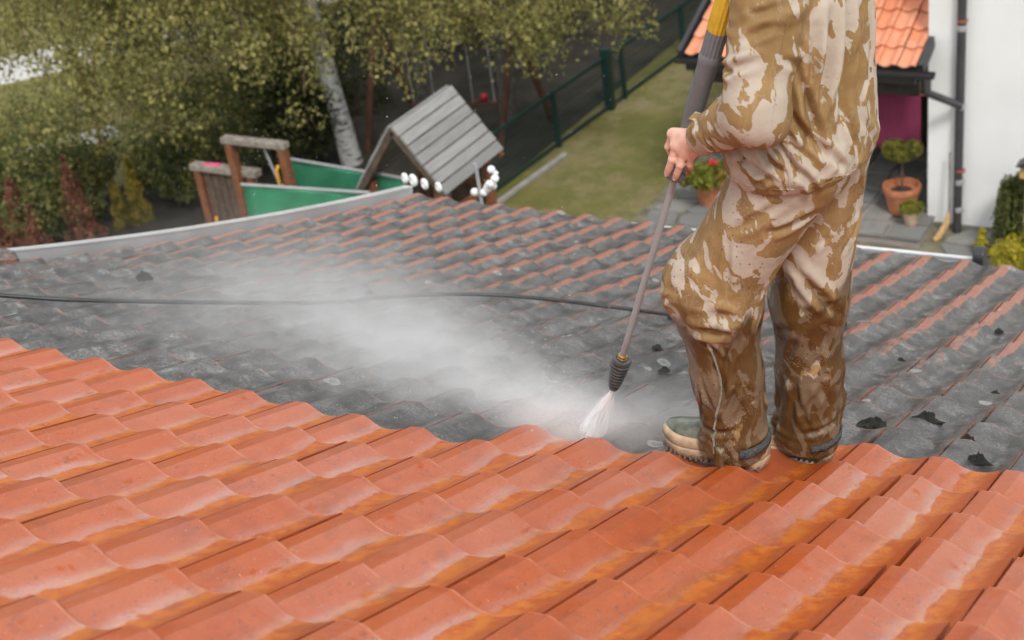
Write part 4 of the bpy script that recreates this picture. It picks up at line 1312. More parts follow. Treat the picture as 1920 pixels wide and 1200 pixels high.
M['flower_leaf'] = leaf_mat('geranium_leaves', (0.09, 0.12, 0.012), (0.20, 0.21, 0.03), (0.33, 0.31, 0.05), 0.25, 8)
M['red_petal'] = simple('red_petals', (0.55, 0.012, 0.03), 0.5, 0.25, 30)
M['blue_petal'] = simple('pale_blue_petals', (0.42, 0.50, 0.62), 0.6, 0.15, 30)
def bark_birch():
    t = NT('birch_bark'); p = t.pos()
    c = t.mix(t.rng(t.noise(t.map(p, (6, 6, 22)), 1.0, 4, 0.7), 0.50, 0.60), (0.50, 0.50, 0.49), (0.06, 0.055, 0.05))
    c = t.mix(t.rng(t.noise(p, 2.2, 3), 0.5, 0.7), c, (0.20, 0.20, 0.17))
    return t.bs(Base_Color=c, Roughness=0.8)
M['birch_bark'] = bark_birch()
M['bark'] = simple('brown_bark', (0.10, 0.060, 0.036), 0.9, 0.3, 12, 0, 0.6, 40)
M['grey_bark'] = simple('dark_grey_bark', (0.11, 0.105, 0.095), 0.85, 0.35, 9, 0, 0.5, 30)  # darker grey bark of the other birches
M['rusty_bark'] = simple('reddish_bark', (0.21, 0.085, 0.045), 0.85, 0.3, 12)

def leaves(C, size, r, droop=0.6, asp=0.62):
    """a rhombic leaf at each centre"""
    n = len(C)
    d = r.normal(0, 1, (n, 3)); d[:, 2] -= droop * 2
    d /= np.linalg.norm(d, axis=1, keepdims=True)
    q = r.normal(0, 1, (n, 3))
    s = np.cross(d, q); s /= np.linalg.norm(s, axis=1, keepdims=True) + 1e-9
    nn = np.cross(s, d)
    L = (size * r.uniform(0.5, 1.45, n))[:, None]
    a = C - d * L * 0.5; b = C + d * L * 0.5
    m = C + nn * L * 0.10 - d * L * 0.08
    V = np.stack([a, m + s * L * asp * 0.5, b, m - s * L * asp * 0.5], 1).reshape(-1, 3)
    F = np.arange(4 * n).reshape(-1, 4)
    return V, F
def tree_mesh(name, V, F, mat, parent): return np_mesh(name, V, F, mat, parent, False)

def birch(base, height, lean, trunk_r, crown_r, z_low, z_high, n_limb, strands, seed, leaf, lab, bark='birch_bark', leafsize=0.055, crown_c=(0, 0), slen=(0.8, 2.2), per=26, zf=None, trunk_bend=0.15, boughs=()):
    r = np.random.default_rng(seed)
    e = empty('birch_tree', base, 0, lab, 'tree', 'birch trees in the garden')
    B = np.array(base)
    tp = lambda s: np.array([lean[0] * s + trunk_bend * math.sin(s * 3), lean[1] * s + trunk_bend * 0.6 * math.sin(s * 4 + 1), height * s])
    mb = MB(); mb.tube([tp(s) for s in np.linspace(0, 1, 16)], [trunk_r * (1 - 0.85 * s) + 0.04 * trunk_r * (s < 0.01) for s in np.linspace(0, 1, 16)], 12)
    mb.build('trunk', M[bark], e, True)
    limbs = []
    for k in range(n_limb):
        s = r.uniform(z_low / height, z_high / height)
        a = 2 * math.pi * (k / n_limb) + r.normal(0, 0.3)
        Lr = crown_r * r.uniform(0.65, 1.05)
        p0 = tp(s)
        end = p0 + np.array([math.cos(a) * Lr + crown_c[0], math.sin(a) * Lr + crown_c[1], r.uniform(0.2, 1.0)])
        pts = []
        for q in np.linspace(0, 1, 8):
            w = p0 + (end - p0) * q; w[2] += 0.9 * math.sin(q * 2.6) * 0.8
            pts.append(w + r.normal(0, 0.03, 3))
        limbs.append(np.array(pts))
        mb = MB(); mb.tube(pts, [max(0.008, trunk_r * 0.30 * (1 - 0.88 * q)) for q in np.linspace(0, 1, 8)], 6)
        mb.build('limb', M['bark'] if bark != 'birch_bark' else M[bark], e, True)
    C = []
    tw = MB()
    jobs = [None] * strands
    for (x, y, z, nst, l0, l1, sp) in boughs:                    # long boughs arching out to a given place
        end = np.array([x - B[0], y - B[1], z])
        p0 = tp(min(0.75, max(0.12, (z + 0.3) / height)))
        pts = []
        for q in np.linspace(0, 1, 8):
            w = p0 + (end - p0) * q; w[2] += 0.55 * math.sin(q * math.pi)
            pts.append(w + r.normal(0, 0.03, 3))
        mb = MB(); mb.tube(pts, [max(0.007, trunk_r * 0.15 * (1 - 0.85 * q)) for q in np.linspace(0, 1, 8)], 6)
        mb.build('limb', M['bark'], e, True)
        pts = np.array(pts)
        for c_ in range(max(4, nst // 6)):                   # strands hang in bunches
            q = min(max((1 - abs(r.normal(0, 0.30))) * 7, 0), 6.99)
            i = int(q)
            cen = pts[i] + (pts[i + 1] - pts[i]) * (q - i) + r.normal(0, 1, 3) * (sp * 1.1, sp * 1.1, sp * 0.5)
            ln = r.uniform(l0, l1)
            jobs += [(cen, ln)] * 11
    for k, job in enumerate(jobs):
        if job is None:
            lm = limbs[r.integers(len(limbs))]
            q = r.uniform(0.18, 1.0) ** 0.8 * 7
            i = min(int(q), 6)
            p = lm[i] + (lm[i + 1] - lm[i]) * (q - i) + r.normal(0, 0.28, 3) * (1, 1, 0.7)
            L = r.uniform(*slen)
        else:
            cen, ln = job
            p = cen + r.normal(0, 1, 3) * (0.11, 0.11, 0.05)
            L = ln * r.uniform(0.45, 1.1)
        dirn = np.array([r.normal(0, 0.22), r.normal(0, 0.22), -1.0])
        n = int(per * L * r.uniform(0.6, 1.2))
        t = r.uniform(0, 1, n)
        pts = p + dirn * (t * L)[:, None] + r.normal(0, 0.042, (n, 3)) + np.array([1, 0, 0]) * (0.12 * np.sin(t * 3 + k))[:, None]
        C.append(pts)
        if k % 5 == 0:
            tw.tube([p, p + dirn * L * 0.5, p + dirn * L * 0.95], [0.005, 0.004, 0.002], 4, False)
    C = np.concatenate(C)
    C = C[C[:, 2] > 0.25]
    if zf is not None: C = C[zf(C + B)]
    V, F = leaves(C, leafsize, r)
    tree_mesh('crown', V, F, M[leaf], e)
    tag(tw.build('twigs', M['bark'], e), kind='stuff')
    return e

birch((-11.41, 11.77, GROUND), 11.0, (-1.1, -0.5), 0.155, 3.0, 4.4, 7.5, 14, 450, 11, 'birch_leaf', 'tall white birch with drooping yellow green branches behind the playhouse', crown_c=(-1.0, -0.9), slen=(0.9, 2.2), per=34,
      boughs=((-13.5, 8.5, 3.5, 190, .5, 1.2, .5), (-12.6, 8.2, 3.6, 190, .5, 1.5, .5), (-11.6, 8.3, 3.6, 170, .5, 1.4, .5), (-10.7, 8.5, 3.55, 130, .4, 1.1, .45), (-13.2, 9.9, 3.0, 150, .4, .9, .45), (-12.2, 9.6, 3.0, 150, .5, 1.2, .5),
              (-11.2, 9.7, 2.9, 90, .4, .9, .45), (-10.35, 9.55, 2.65, 80, .5, 1.15, .28), (-9.9, 9.45, 2.1, 34, .4, .8, .18), (-9.6, 10.2, 3.0, 60, .4, .9, .35), (-12.9, 8.9, 2.5, 110, .4, 1.3, .5), (-11.9, 9.2, 2.3, 70, .3, .9, .45)))
birch((-9.95, 13.75, GROUND), 10.0, (-0.5, 0.6), 0.12, 2.0, 3.6, 6.0, 10, 240, 12, 'birch_leaf', 'birch with hanging leaf curtains beside the green fence', bark='grey_bark', crown_c=(0.5, -0.3), slen=(0.7, 1.9), per=34,
      boughs=((-7.78, 11.6, 2.40, 130, .4, 1.0, .24), (-8.35, 11.5, 2.5, 90, .3, .7, .26), (-8.9, 11.2, 2.55, 90, .3, .8, .30), (-7.4, 12.3, 2.45, 90, .3, .8, .30), (-9.35, 10.5, 2.45, 80, .4, .9, .24), (-6.95, 12.7, 2.35, 60, .3, .6, .3), (-9.8, 10.7, 2.6, 80, .3, .7, .3), (-9.0, 11.9, 2.3, 80, .3, .7, .35), (-9.6, 11.6, 2.3, 80, .3, .7, .35), (-8.1, 12.4, 2.3, 80, .2, .6, .35)))
birch((-10.9, 13.0, GROUND), 9.0, (-0.7, 0.3), 0.085, 1.8, 3.2, 5.4, 8, 220, 13, 'birch_leaf', 'slender grey birch close behind the playhouse roof', bark='grey_bark', slen=(0.6, 1.7), per=28)
birch((-14.04, 9.69, GROUND), 6.0, (-0.75, 0.3), 0.035, 1.3, 1.3, 3.4, 9, 130, 15, 'birch_leaf', 'young tree with a thin reddish stem rising from the hedge', bark='rusty_bark', slen=(0.5, 1.3), per=34)
# darker trees closing the view behind the birches
for k, (x, y, hgt, cr, sd_) in enumerate(((-12.6, 17.2, 9, 2.8, 31), (-15.6, 15.4, 10, 2.8, 32), (-10.8, 19.6, 9, 2.6, 33), (-18.6, 18.0, 9, 3.0, 34))):
    birch((x, y, GROUND), hgt, (0.2, 0.2), 0.14, cr, 1.2, 5.0, 12, 700, sd_, 'dark_leaf', ['dark leafy tree standing farther back behind the swing', 'dark leafy tree at the back next to the gravel path', 'dark leafy tree at the far end of the green fence', 'dark leafy tree beyond the pale lane'][k], bark='bark', leafsize=0.085, slen=(0.8, 2.4), per=18)

def bush(name, base, rx, ry, rz, n, seed, leaf, lab, cat, group=None, size=0.05, cone_=False, lobes=3, zc=None, stem=0.03, hollow=0.45):
    r = np.random.default_rng(seed)
    e = empty(name, base, 0, lab, cat, group)
    pts = []
    if cone_:
        z = r.uniform(0, 1, n) ** 1.15
        rad = (1 - z) ** 0.8 * np.sqrt(r.uniform(hollow, 1.0, n)) * (1 + 0.18 * np.sin(z * 19 + r.uniform(0, 6)))
        a = r.uniform(0, 2 * math.pi, n)
        rad *= 1 + 0.16 * np.sin(3 * a + z * 7)
        P_ = np.stack([rx * rad * np.cos(a), ry * rad * np.sin(a), 0.04 + z * rz], 1)
        pts.append(P_ + r.normal(0, 0.012, P_.shape))
    else:
        zc = rz if zc is None else zc
        for k in range(lobes):
            c = np.array([r.normal(0, 0.38) * rx, r.normal(0, 0.38) * ry, zc + r.normal(0, 0.16) * rz]) if lobes > 1 else np.array([0, 0, zc])
            f = r.uniform(0.55, 0.85) if lobes > 1 else 1.0
            d = r.normal(0, 1, (n // lobes, 3)); d /= np.linalg.norm(d, axis=1, keepdims=True)
            rad = r.uniform(hollow, 1.0, n // lobes) ** 0.5 * (1 + 0.15 * np.sin(d[:, 0] * 7 + k) * np.cos(d[:, 2] * 6))
            pts.append(c + d * rad[:, None] * np.array([rx, ry, rz]) * f)
    C = np.concatenate(pts)
    C = C[C[:, 2] > 0.01]
    V, F = leaves(C, size, r, 0.0 if cone_ else 0.2)
    tree_mesh('foliage', V, F, M[leaf], e)
    mb = MB(); mb.tube([(0, 0, -0.02), (0.02 * rx, 0, rz * 0.5), (0, 0, (rz * 0.9 if cone_ else (zc or rz)))], [stem, stem * 0.8, stem * 0.3], 7)
    mb.build('stem', M['bark'], e, True)
    return e
# hedge bushes between the lawn and our gable
hb = [(-13.0, 10.8, .95, .9, .95, 'hedge_leaf', 'rounded green bush at the foot of the thin reddish stem'), (-14.9, 9.6, 1.1, .9, .80, 'hedge_leaf', 'wide olive bush behind the browned conifers'),
      (-16.0, 8.9, 1.1, .95, .78, 'hedge_leaf', 'yellowish bush below the gravel path'), (-17.3, 8.3, 1.1, 1.0, .78, 'hedge_leaf', 'yellowish bush at the end of the hedge row'),
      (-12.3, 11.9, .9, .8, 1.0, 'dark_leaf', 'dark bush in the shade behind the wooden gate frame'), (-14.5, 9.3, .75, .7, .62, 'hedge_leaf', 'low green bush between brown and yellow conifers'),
      (-16.2, 8.6, 1.0, .8, .62, 'hedge_leaf', 'low green bush behind the brown conifer group'), (-13.1, 10.0, .7, .6, .6, 'hedge_leaf', 'low green bush beside the yellow conifers'),
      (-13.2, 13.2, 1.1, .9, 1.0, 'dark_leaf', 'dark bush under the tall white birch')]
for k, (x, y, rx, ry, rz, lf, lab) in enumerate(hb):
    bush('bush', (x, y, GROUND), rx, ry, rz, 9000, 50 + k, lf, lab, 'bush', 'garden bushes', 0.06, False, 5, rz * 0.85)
for k, (x, y, rad, hg, lf, lab) in enumerate(((-13.72, 8.80, .24, 1.15, 'thuja_brown', 'browned narrow conifer standing alone near the roof verge'), (-14.35, 8.35, .30, .98, 'thuja_brown', 'tallest of the browned conifer group'),
                                  (-14.72, 8.15, .24, .80, 'thuja_brown', 'middle browned conifer of the group'), (-15.05, 7.95, .22, .85, 'thuja_brown', 'browned conifer at the outer end of the group'), (-14.05, 8.3, .2, .66, 'thuja_brown', 'shortest browned conifer at the inner end of the group'),
                                  (-13.40, 9.22, .13, .66, 'thuja_yellow', 'smaller yellow green columnar conifer'), (-13.24, 9.42, .17, .92, 'thuja_yellow', 'larger yellow green columnar conifer'))):
    bush('conifer', (x, y, GROUND), rad, rad, hg, 5200 if lf == 'thuja_brown' else 3200, 80 + k, lf, lab, 'conifer', 'small conifers along the garden edge', 0.035, True)

# ------------------------------------------------------------------ pots and plants at the white house
def terracotta(name, col):
    return simple(name, col, 0.8, 0.15, 14, 0, 0.2, 60)
M['terracotta'] = terracotta('terracotta_pot', (0.42, 0.155, 0.075))
M['pale_pot'] = terracotta('pale_clay_pot', (0.50, 0.36, 0.26))
M['earth'] = simple('potting_soil', (0.05, 0.035, 0.025), 0.95, 0.3, 40)
def pot(base, r0, r1, hgt, rim, mat, lab):
    e = empty('flower_pot', base, 0, lab, 'pot', 'clay pots by the white house')
    mb = MB(); mb.lathe([(r0 * 0.9, 0), (r0, 0.01), (r1 * 0.93, hgt - rim), (r1, hgt - rim + 0.004), (r1 * 1.03, hgt - 0.008), (r1 * 1.01, hgt), (r1 * 0.90, hgt), (r1 * 0.86, hgt - rim)], (0, 0, 0), 32)
    mb.build('shell', M[mat], e, True)
    mb = MB(); mb.lathe([(r1 * 0.85, hgt - rim * 1.1), (r1 * 0.5, hgt - rim * 0.95), (0.004, hgt - rim * 0.85)], (0, 0, 0), 24)
    mb.build('soil', M['earth'], e, True)
    return e
pot((-3.50, 11.93, -5.36), 0.15, 0.215, 0.34, 0.075, 'terracotta', 'large terracotta pot with the topiary tree on the porch')
pot((-3.30, 11.63, -5.36), 0.070, 0.105, 0.19, 0.04, 'pale_pot', 'small pale clay pot at the porch step')
t_ = empty('topiary_tree', (-3.50, 11.93, -5.04), 0, 'small topiary tree with a clipped two lobed crown', 'tree')
mb = MB(); mb.tube([(0, 0, -0.02), (0.012, 0.0, 0.14), (0.0, 0.0, 0.33), (0.02, 0, 0.45)], [0.016, 0.013, 0.013, 0.01], 8); mb.build('trunk', M['bark'], t_, True)
r = np.random.default_rng(3)
pts = []
for c, rad in (((-0.075, 0.0, 0.46), 0.155), ((0.115, 0.02, 0.475), 0.125), ((0.01, -0.02, 0.42), 0.13)):
    d = r.normal(0, 1, (2600, 3)); d /= np.linalg.norm(d, axis=1, keepdims=True)
    pts.append(np.array(c) + d * (rad * r.uniform(0.4, 1, 2600) ** 0.4)[:, None] * np.array([1, 1, 0.82]))
V, F = leaves(np.concatenate(pts), 0.024, r, 0.0); tree_mesh('crown', V, F, M['topiary_leaf'], t_)
bush('cushion_plant', (-3.30, 11.63, -5.19), 0.145, 0.145, 0.075, 2600, 91, 'flower_leaf', 'flat green cushion plant in the small pale pot', 'plant', None, 0.022, False, 1, 0.04, 0.01)
pot((-5.86, 11.80, GROUND + 0.03), 0.13, 0.19, 0.30, 0.06, 'terracotta', 'terracotta pot of red geraniums on the patio')
ger = bush('geranium', (-5.86, 11.80, GROUND + 0.30), 0.25, 0.25, 0.26, 1500, 92, 'flower_leaf', 'geranium with bright red flowers on the patio', 'plant', None, 0.06, False, 4, 0.16, 0.01, 0.2)
rr_ = random.Random(4)
for k in range(9):
    a = rr_.uniform(0, 6.28); q = rr_.uniform(0.05, 0.25)
    mb = MB()
    c = (q * math.cos(a), q * math.sin(a) - 0.05, 0.28 + rr_.uniform(-0.12, 0.14))
    for j in range(6):
        mb.ball((c[0] + rr_.gauss(0, .02), c[1] + rr_.gauss(0, .02), c[2] + rr_.gauss(0, .018)), 0.024, 6, 4)
    tag(mb.build('blossom', M['red_petal'], ger, True), kind='stuff')
# plants by the right-hand wall
we = empty('weeping_conifer', (-2.10, 11.45, GROUND), 0, 'weeping green conifer against the white wall', 'conifer')
mb = MB(); mb.tube([(0, 0, 0), (0.03, 0, 0.6), (0.12, 0, 0.98)], [0.03, 0.025, 0.012], 8); mb.build('trunk', M['bark'], we, True)
r = np.random.default_rng(8); pts = []
for k in range(330):
    a = r.uniform(0, 6.28); q = r.uniform(0.05, 0.30); z0 = 0.98 - 0.55 * q + r.normal(0, .03); L = r.uniform(0.35, 0.75)
    n_ = 70; tt = r.uniform(0, 1, n_)
    pts.append(np.stack([0.10 + q * math.cos(a) * (1 + 0.25 * tt), q * math.sin(a) * (1 + 0.25 * tt), z0 - tt * L], 1) + r.normal(0, 0.012, (n_, 3)))
C_ = np.concatenate(pts); C_ = C_[C_[:, 2] > 0.02]
V, F = leaves(C_, 0.036, r, 1.0, 0.45); tree_mesh('crown', V, F, M['weep_leaf'], we)
bush('golden_bush', (-1.88, 11.02, GROUND), 0.36, 0.32, 0.26, 8000, 93, 'lime_leaf', 'low lime yellow bush past the gutter end', 'bush', None, 0.03, False, 4, 0.20, 0.012)
bush('grassy_plant', (-2.42, 11.30, GROUND), 0.09, 0.09, 0.30, 500, 94, 'lime_leaf', 'thin yellow green plant near the wall foot', 'plant', None, 0.05, True)
bl = bush('pale_flower', (-2.05, 11.18, GROUND), 0.12, 0.12, 0.12, 500, 95, 'weep_leaf', 'small plant with pale blue flowers beside the lime bush', 'plant', None, 0.035, False, 2, 0.12, 0.008)
mb = MB()
for k in range(14): mb.ball((rr_.gauss(0, .06), rr_.gauss(0, .06), 0.22 + rr_.gauss(0, .03)), 0.022, 6, 4)
tag(mb.build('blossoms', M['blue_petal'], bl, True), kind='stuff')

# tall wood closing the garden, seen above the frame only as reflection in the wet tiles
r = np.random.default_rng(99)
pts = []
for k in range(46):
    x = -42 + 1.35 * k + r.normal(0, .5); y = 27 + r.normal(0, 2.0) + 0.004 * (x + 12) ** 2; hh = r.uniform(7.0, 11.0); cr = r.uniform(1.8, 2.6)
    n_ = 900
    z = r.uniform(0.06, 1, n_); a = r.uniform(0, 6.28, n_); q = np.sqrt(r.uniform(0.2, 1, n_)) * cr * np.sin(np.clip(z, 0, 1) ** 0.6 * 3.0 + 0.12) ** 0.7
    pts.append(np.stack([x + q * np.cos(a), y + q * np.sin(a), GROUND + z * hh], 1))
V, F = leaves(np.concatenate(pts), 0.62, r, 0.2, 0.8)
tag(np_mesh('wood', V, F, M['dark_leaf'], None, False), 'dark wood of tall trees behind the gardens', None, None, 'stuff')
# ------------------------------------------------------------------ playhouse, frames, fence and small garden things
def board_mat():
    t = NT('weathered_grey_board'); p = t.obj(); r = t.n('ObjectInfo').outputs['Random']
    g = t.noise(t.map(p, (60, 3, 60)), 1.0, 4, 0.6)
    c = t.mix(r, (0.22, 0.222, 0.22), (0.33, 0.328, 0.32))
    c = t.mix(t.rng(g, 0.35, 0.7, 0, 0.5), c, (0.14, 0.137, 0.132))
    return t.bs(Base_Color=c, Roughness=0.8)
M['grey_board'] = board_mat()
M['red_wood'] = simple('red_brown_stained_wood', (0.17, 0.065, 0.030), 0.7, 0.25, 9)
M['dark_wood'] = simple('dark_weathered_wood', (0.085, 0.058, 0.042), 0.85, 0.3, 9)
M['pale_wood'] = simple('worn_pale_beam', (0.235, 0.205, 0.175), 0.8, 0.35, 14)
M['green_sheet'] = simple('green_plastic_sheet', (0.045, 0.235, 0.135), 0.45, 0.15, 3)
M['green_steel'] = simple('dark_green_steel', (0.008, 0.034, 0.029), 0.5, 0.15, 9)
M['pink'] = simple('pink_plastic', (0.60, 0.085, 0.20), 0.4)
M['yellow_handle'] = simple('yellow_plastic_handle', (0.55, 0.28, 0.03), 0.4)
M['white_plastic'] = simple('white_plastic', (0.78, 0.79, 0.80), 0.4, 0.04)
M['rope'] = simple('pale_rope', (0.32, 0.32, 0.33), 0.9)
M['red_plastic'] = simple('red_plastic', (0.45, 0.015, 0.03), 0.4)

ph = empty('playhouse', (-8.1, 9.18, GROUND), 0, 'wooden playhouse with a steep grey board roof', 'playhouse')
def pho(o): o.parent = ph; o.matrix_parent_inverse = Matrix.Translation((8.1, -9.18, -GROUND)); return o
ya, yb = 8.56, 9.80
ridge = Vector((-8.09, 0, -3.30))
for side, ev_ in ((1, Vector((-7.50, 0, -4.05))), (-1, Vector((-8.72, 0, -4.13)))):
    d = ev_ - ridge
    nrm = Vector((-d.z, 0, d.x)).normalized()
    if nrm.z < 0: nrm = -nrm
    nb_ = 7
    for k in range(nb_):
        a, b = ridge + d * (k / nb_ + 0.004), ridge + d * ((k + 1) / nb_ - 0.012)
        o1_, o2_ = nrm * (0.010 + 0.004 * (k % 2)), nrm * (0.034 + 0.006 * (k % 2))
        mb = MB()
        ja, jb_ = random.uniform(-.008, .008), random.uniform(-.008, .008)
        V = [a + o1_, b + o1_, b + o2_, a + o2_]
        v = [(p.x, ya + ja, p.z) for p in V] + [(p.x, yb + jb_, p.z) for p in V]
        mb.add(v, [(0, 1, 2, 3), (7, 6, 5, 4), (0, 4, 5, 1), (1, 5, 6, 2), (2, 6, 7, 3), (3, 7, 4, 0)])
        pho(mb.build('roof_board', M['grey_board']))
    for yy in (ya + 0.03, yb - 0.03):
        mb = MB(); mb.bar((ridge.x, yy, ridge.z - 0.05), (ev_.x, yy, ev_.z - 0.05), 0.05, 0.07)
        pho(mb.build('rafter', M['dark_wood'] if yy < 9 else M['red_wood']))
for x in (-8.58, -7.66):
    for y in (8.68, 9.66):
        mb = MB(); mb.box(x - .05, x + .05, y - .05, y + .05, GROUND, -4.02)
        pho(mb.build('post', M['red_wood'], None, False, 0.008))
mb = MB(); mb.box(-8.66, -7.58, 8.62, 9.72, -5.0, -4.93); pho(mb.build('floor', M['dark_wood']))
for a, b in (((-8.58, 8.68, -4.22), (-7.66, 8.68, -4.22)), ((-7.66, 8.68, -4.42), (-7.66, 9.66, -4.42)), ((-8.58, 9.66, -4.4), (-7.66, 9.66, -4.4))):
    mb = MB(); mb.bar(a, b, 0.07, 0.08); pho(mb.build('rail', M['pale_wood'] if b[1] < 9 else M['red_wood']))
for k in range(6):
    x = -8.5 + 0.15 * k
    mb = MB(); mb.box(x, x + 0.12, 9.63, 9.655, -4.93, -4.45); pho(mb.build('wall_board', M['dark_wood']))

def frame_thing(name, loc, lab, cat):
    return empty(name, loc, 0, lab, cat)
# two green plastic side sheets of a slide / ball pit beside the playhouse
for (x0, y0, x1, y1, zt, lab) in ((-10.05, 8.15, -8.35, 8.33, -4.0, 'nearer green plastic panel below the playhouse'), (-9.96, 8.88, -8.15, 8.72, -3.98, 'farther green plastic panel joining the playhouse')):
    e = empty('green_panel', ((x0 + x1) / 2, (y0 + y1) / 2, GROUND), 0, lab, 'panel', 'green play panels')
    cx, cy = (x0 + x1) / 2, (y0 + y1) / 2
    V, F = [], []
    n_ = 14
    for k in range(n_ + 1):
        q = k / n_
        for z, off in ((zt, 0.0), (zt - 0.05, 0.012), (zt - 0.5, -0.02), (GROUND + 0.35, 0.02)):
            V.append((x0 + (x1 - x0) * q - cx, y0 + (y1 - y0) * q - cy + off + 0.012 * math.sin(q * 9), z - GROUND - 0.015 * math.sin(q * math.pi)))
    for k in range(n_):
        for j in range(3): F.append((4 * k + j, 4 * k + j + 1, 4 * k + 5 + j, 4 * k + 4 + j))
    o = pydata('sheet', V, F, M['green_sheet'], e, True); md = o.modifiers.new('solid', 'SOLIDIFY'); md.thickness = 0.012
    mb = MB(); mb.tube([(x0 - cx, y0 - cy, zt - GROUND + .005), (x1 - cx, y1 - cy, zt - GROUND + .005)], 0.018, 8); mb.build('top_rail', M['zinc'], e, True)
    for q in (0.02, 0.98):
        x, y = x0 + (x1 - x0) * q - cx, y0 + (y1 - y0) * q - cy + 0.05
        mb = MB(); mb.box(x - .03, x + .03, y - .03, y + .03, 0, zt - GROUND - 0.03); mb.build('post', M['dark_wood'], e)
# low gate frame with dark boards and the taller swing frame behind
gf = empty('wooden_gate', (-10.55, 8.45, GROUND), 0, 'low brown wooden gate with dark upright boards', 'gate')
gz = -4.03 - GROUND
for x in (-0.42, 0.40):
    mb = MB(); mb.box(x - .05, x + .05, -.05, .05, 0, gz); mb.build('post', M['red_wood'], gf, False, 0.008)
mb = MB(); mb.bar((-0.50, 0, gz + 0.04), (0.52, 0, gz + 0.04), 0.13, 0.085); mb.build('beam', M['pale_wood'], gf, False, 0.01)
for k in range(6):
    x = -0.34 + 0.115 * k
    mb = MB(); mb.box(x, x + 0.10, -0.015, 0.012, 0.15, gz - 0.03 - 0.01 * (k % 2)); mb.build('board', M['dark_wood'], gf)
mb = MB(); mb.tube([(-0.26, -0.05, 0.55), (-0.26, -0.10, 0.62), (-0.24, -0.11, 0.78), (-0.27, -0.05, 0.88)], 0.02, 8); mb.build('grab_handle', M['yellow_handle'], gf, True)
mb = MB(); mb.tube([(-10.85, 8.44, -3.965), (-10.60, 8.46, -3.955)], 0.035, 10)
tag(mb.build('pink_toy', M['pink'], None, True), 'pink plastic toy lying on the wooden gate beam', 'toy')
sf = empty('climbing_frame', (-9.9, 8.36, GROUND), 0, 'brown climbing frame with a pale crossbeam', 'frame')
sz = -3.58 - GROUND
for x in (-0.38, 0.40):
    mb = MB(); mb.box(x - .05, x + .05, -.05 + .0, .05, 0, sz); mb.build('post', M['red_wood'], sf, False, 0.008)
mb = MB(); mb.bar((-0.46, 0, sz + 0.035), (0.47, 0, sz + 0.035), 0.12, 0.075); mb.build('beam', M['pale_wood'], sf, False, 0.01)
mb = MB(); mb.tube([(0.10, 0.02, sz), (0.25, 0.06, sz - 0.75)], 0.015, 6); mb.build('rope', M['rope'], sf, True)
mb = MB(); mb.tube([(0.33, -0.06, sz - 0.45), (0.33, -0.10, sz - 0.42), (0.33, -0.10, sz - 0.24), (0.33, -0.05, sz - 0.2)], 0.02, 8); mb.build('grab_handle', M['yellow_handle'], sf, True)
# swing set under the trees
M['swing_wood'] = simple('dark_red_swing_wood', (0.085, 0.035, 0.020), 0.75, 0.25, 9)
sw = empty('swing_set', (-10.2, 12.9, GROUND), 0, 'brown wooden swing set in the shade under the birches', 'swing')
for dx, dy, s_ in ((-1.1, -0.1, -1), (-1.1, -0.1, 1), (0.9, 0.35, -1), (0.9, 0.35, 1)):
    mb = MB(); mb.tube([(dx, dy, 1.78), (dx + 0.12 * s_, dy + 0.55 * s_, 0)], 0.05, 8); mb.build('leg', M['swing_wood'], sw, True)
mb = MB(); mb.tube([(-1.3, -0.15, 1.82), (1.1, 0.40, 1.82)], 0.055, 8); mb.build('beam', M['swing_wood'], sw, True)
for k, q in enumerate((0.25, 0.38, 0.62, 0.75)):
    x, y = -1.3 + 2.4 * q, -0.15 + 0.55 * q
    mb = MB(); mb.tube([(x, y, 1.8), (x, y - 0.02, 0.55)], 0.010, 6); mb.build('rope', M['rope'], sw, True)
for q in (0.315, 0.685):
    x, y = -1.3 + 2.4 * q, -0.15 + 0.55 * q
    mb = MB(); mb.bar((x - 0.20, y - .07, 0.54), (x + 0.20, y + .03, 0.54), 0.16, 0.03); mb.build('seat', M['swing_wood'], sw, False, 0.008)

mb = MB(); mb.ball((0.34, 0.22, 0.62), 0.06, 10, 8); mb.build('red_knob', M['red_plastic'], sw, True)

# green mesh fence along the lawn -----------------------------------
fe = empty('fence', (-8.55, 13.5, GROUND), 0, 'low dark green wire mesh fence along the lawn', 'fence')
fx = lambda y: -8.82 + (y - 11.0) * 0.075
FH = 0.80
ys = [9.35, 11.2, 13.03, 14.87, 16.7, 18.5, 20.4]
def fo(o): o.parent = fe; o.matrix_parent_inverse = Matrix.Translation((8.55, -13.5, -GROUND)); return o
for y in ys:
    mb = MB(); mb.box(fx(y) - .03, fx(y) + .03, y - .03, y + .03, GROUND, GROUND + FH + .03); fo(mb.build('post', M['green_steel']))
mb = MB(); mb.box(fx(14.45) - .06, fx(14.45) + .06, 14.39, 14.51, GROUND, GROUND + FH + .12); fo(mb.build('gate_post', M['green_steel']))
for z, w_ in ((GROUND + FH, 0.036), (GROUND + 0.06, 0.034)):
    mb = MB(); mb.bar((fx(ys[0]), ys[0], z), (fx(ys[-1]), ys[-1], z), w_, w_); fo(mb.build('rail', M['green_steel']))
mb = MB()
L_ = ys[-1] - ys[0]
for k in range(int(L_ / 0.06)):
    y = ys[0] + 0.06 * k
    mb.bar((fx(y), y, GROUND + 0.07), (fx(y), y, GROUND + FH), 0.004, 0.004)
for z in np.arange(GROUND + 0.15, GROUND + FH, 0.1):
    mb.bar((fx(ys[0]), ys[0], z), (fx(ys[-1]), ys[-1], z), 0.005, 0.005)
tag(fo(mb.build('wire_mesh', M['green_steel'])), kind='stuff')
mb = MB(); mb.bar((-8.62, 10.6, GROUND + 0.03), (-8.42, 12.75, GROUND + 0.03), 0.07, 0.06)
tag(mb.build('kerb', M['concrete'], None, False, 0.01), 'short pale concrete kerb beside the green fence', 'kerb')
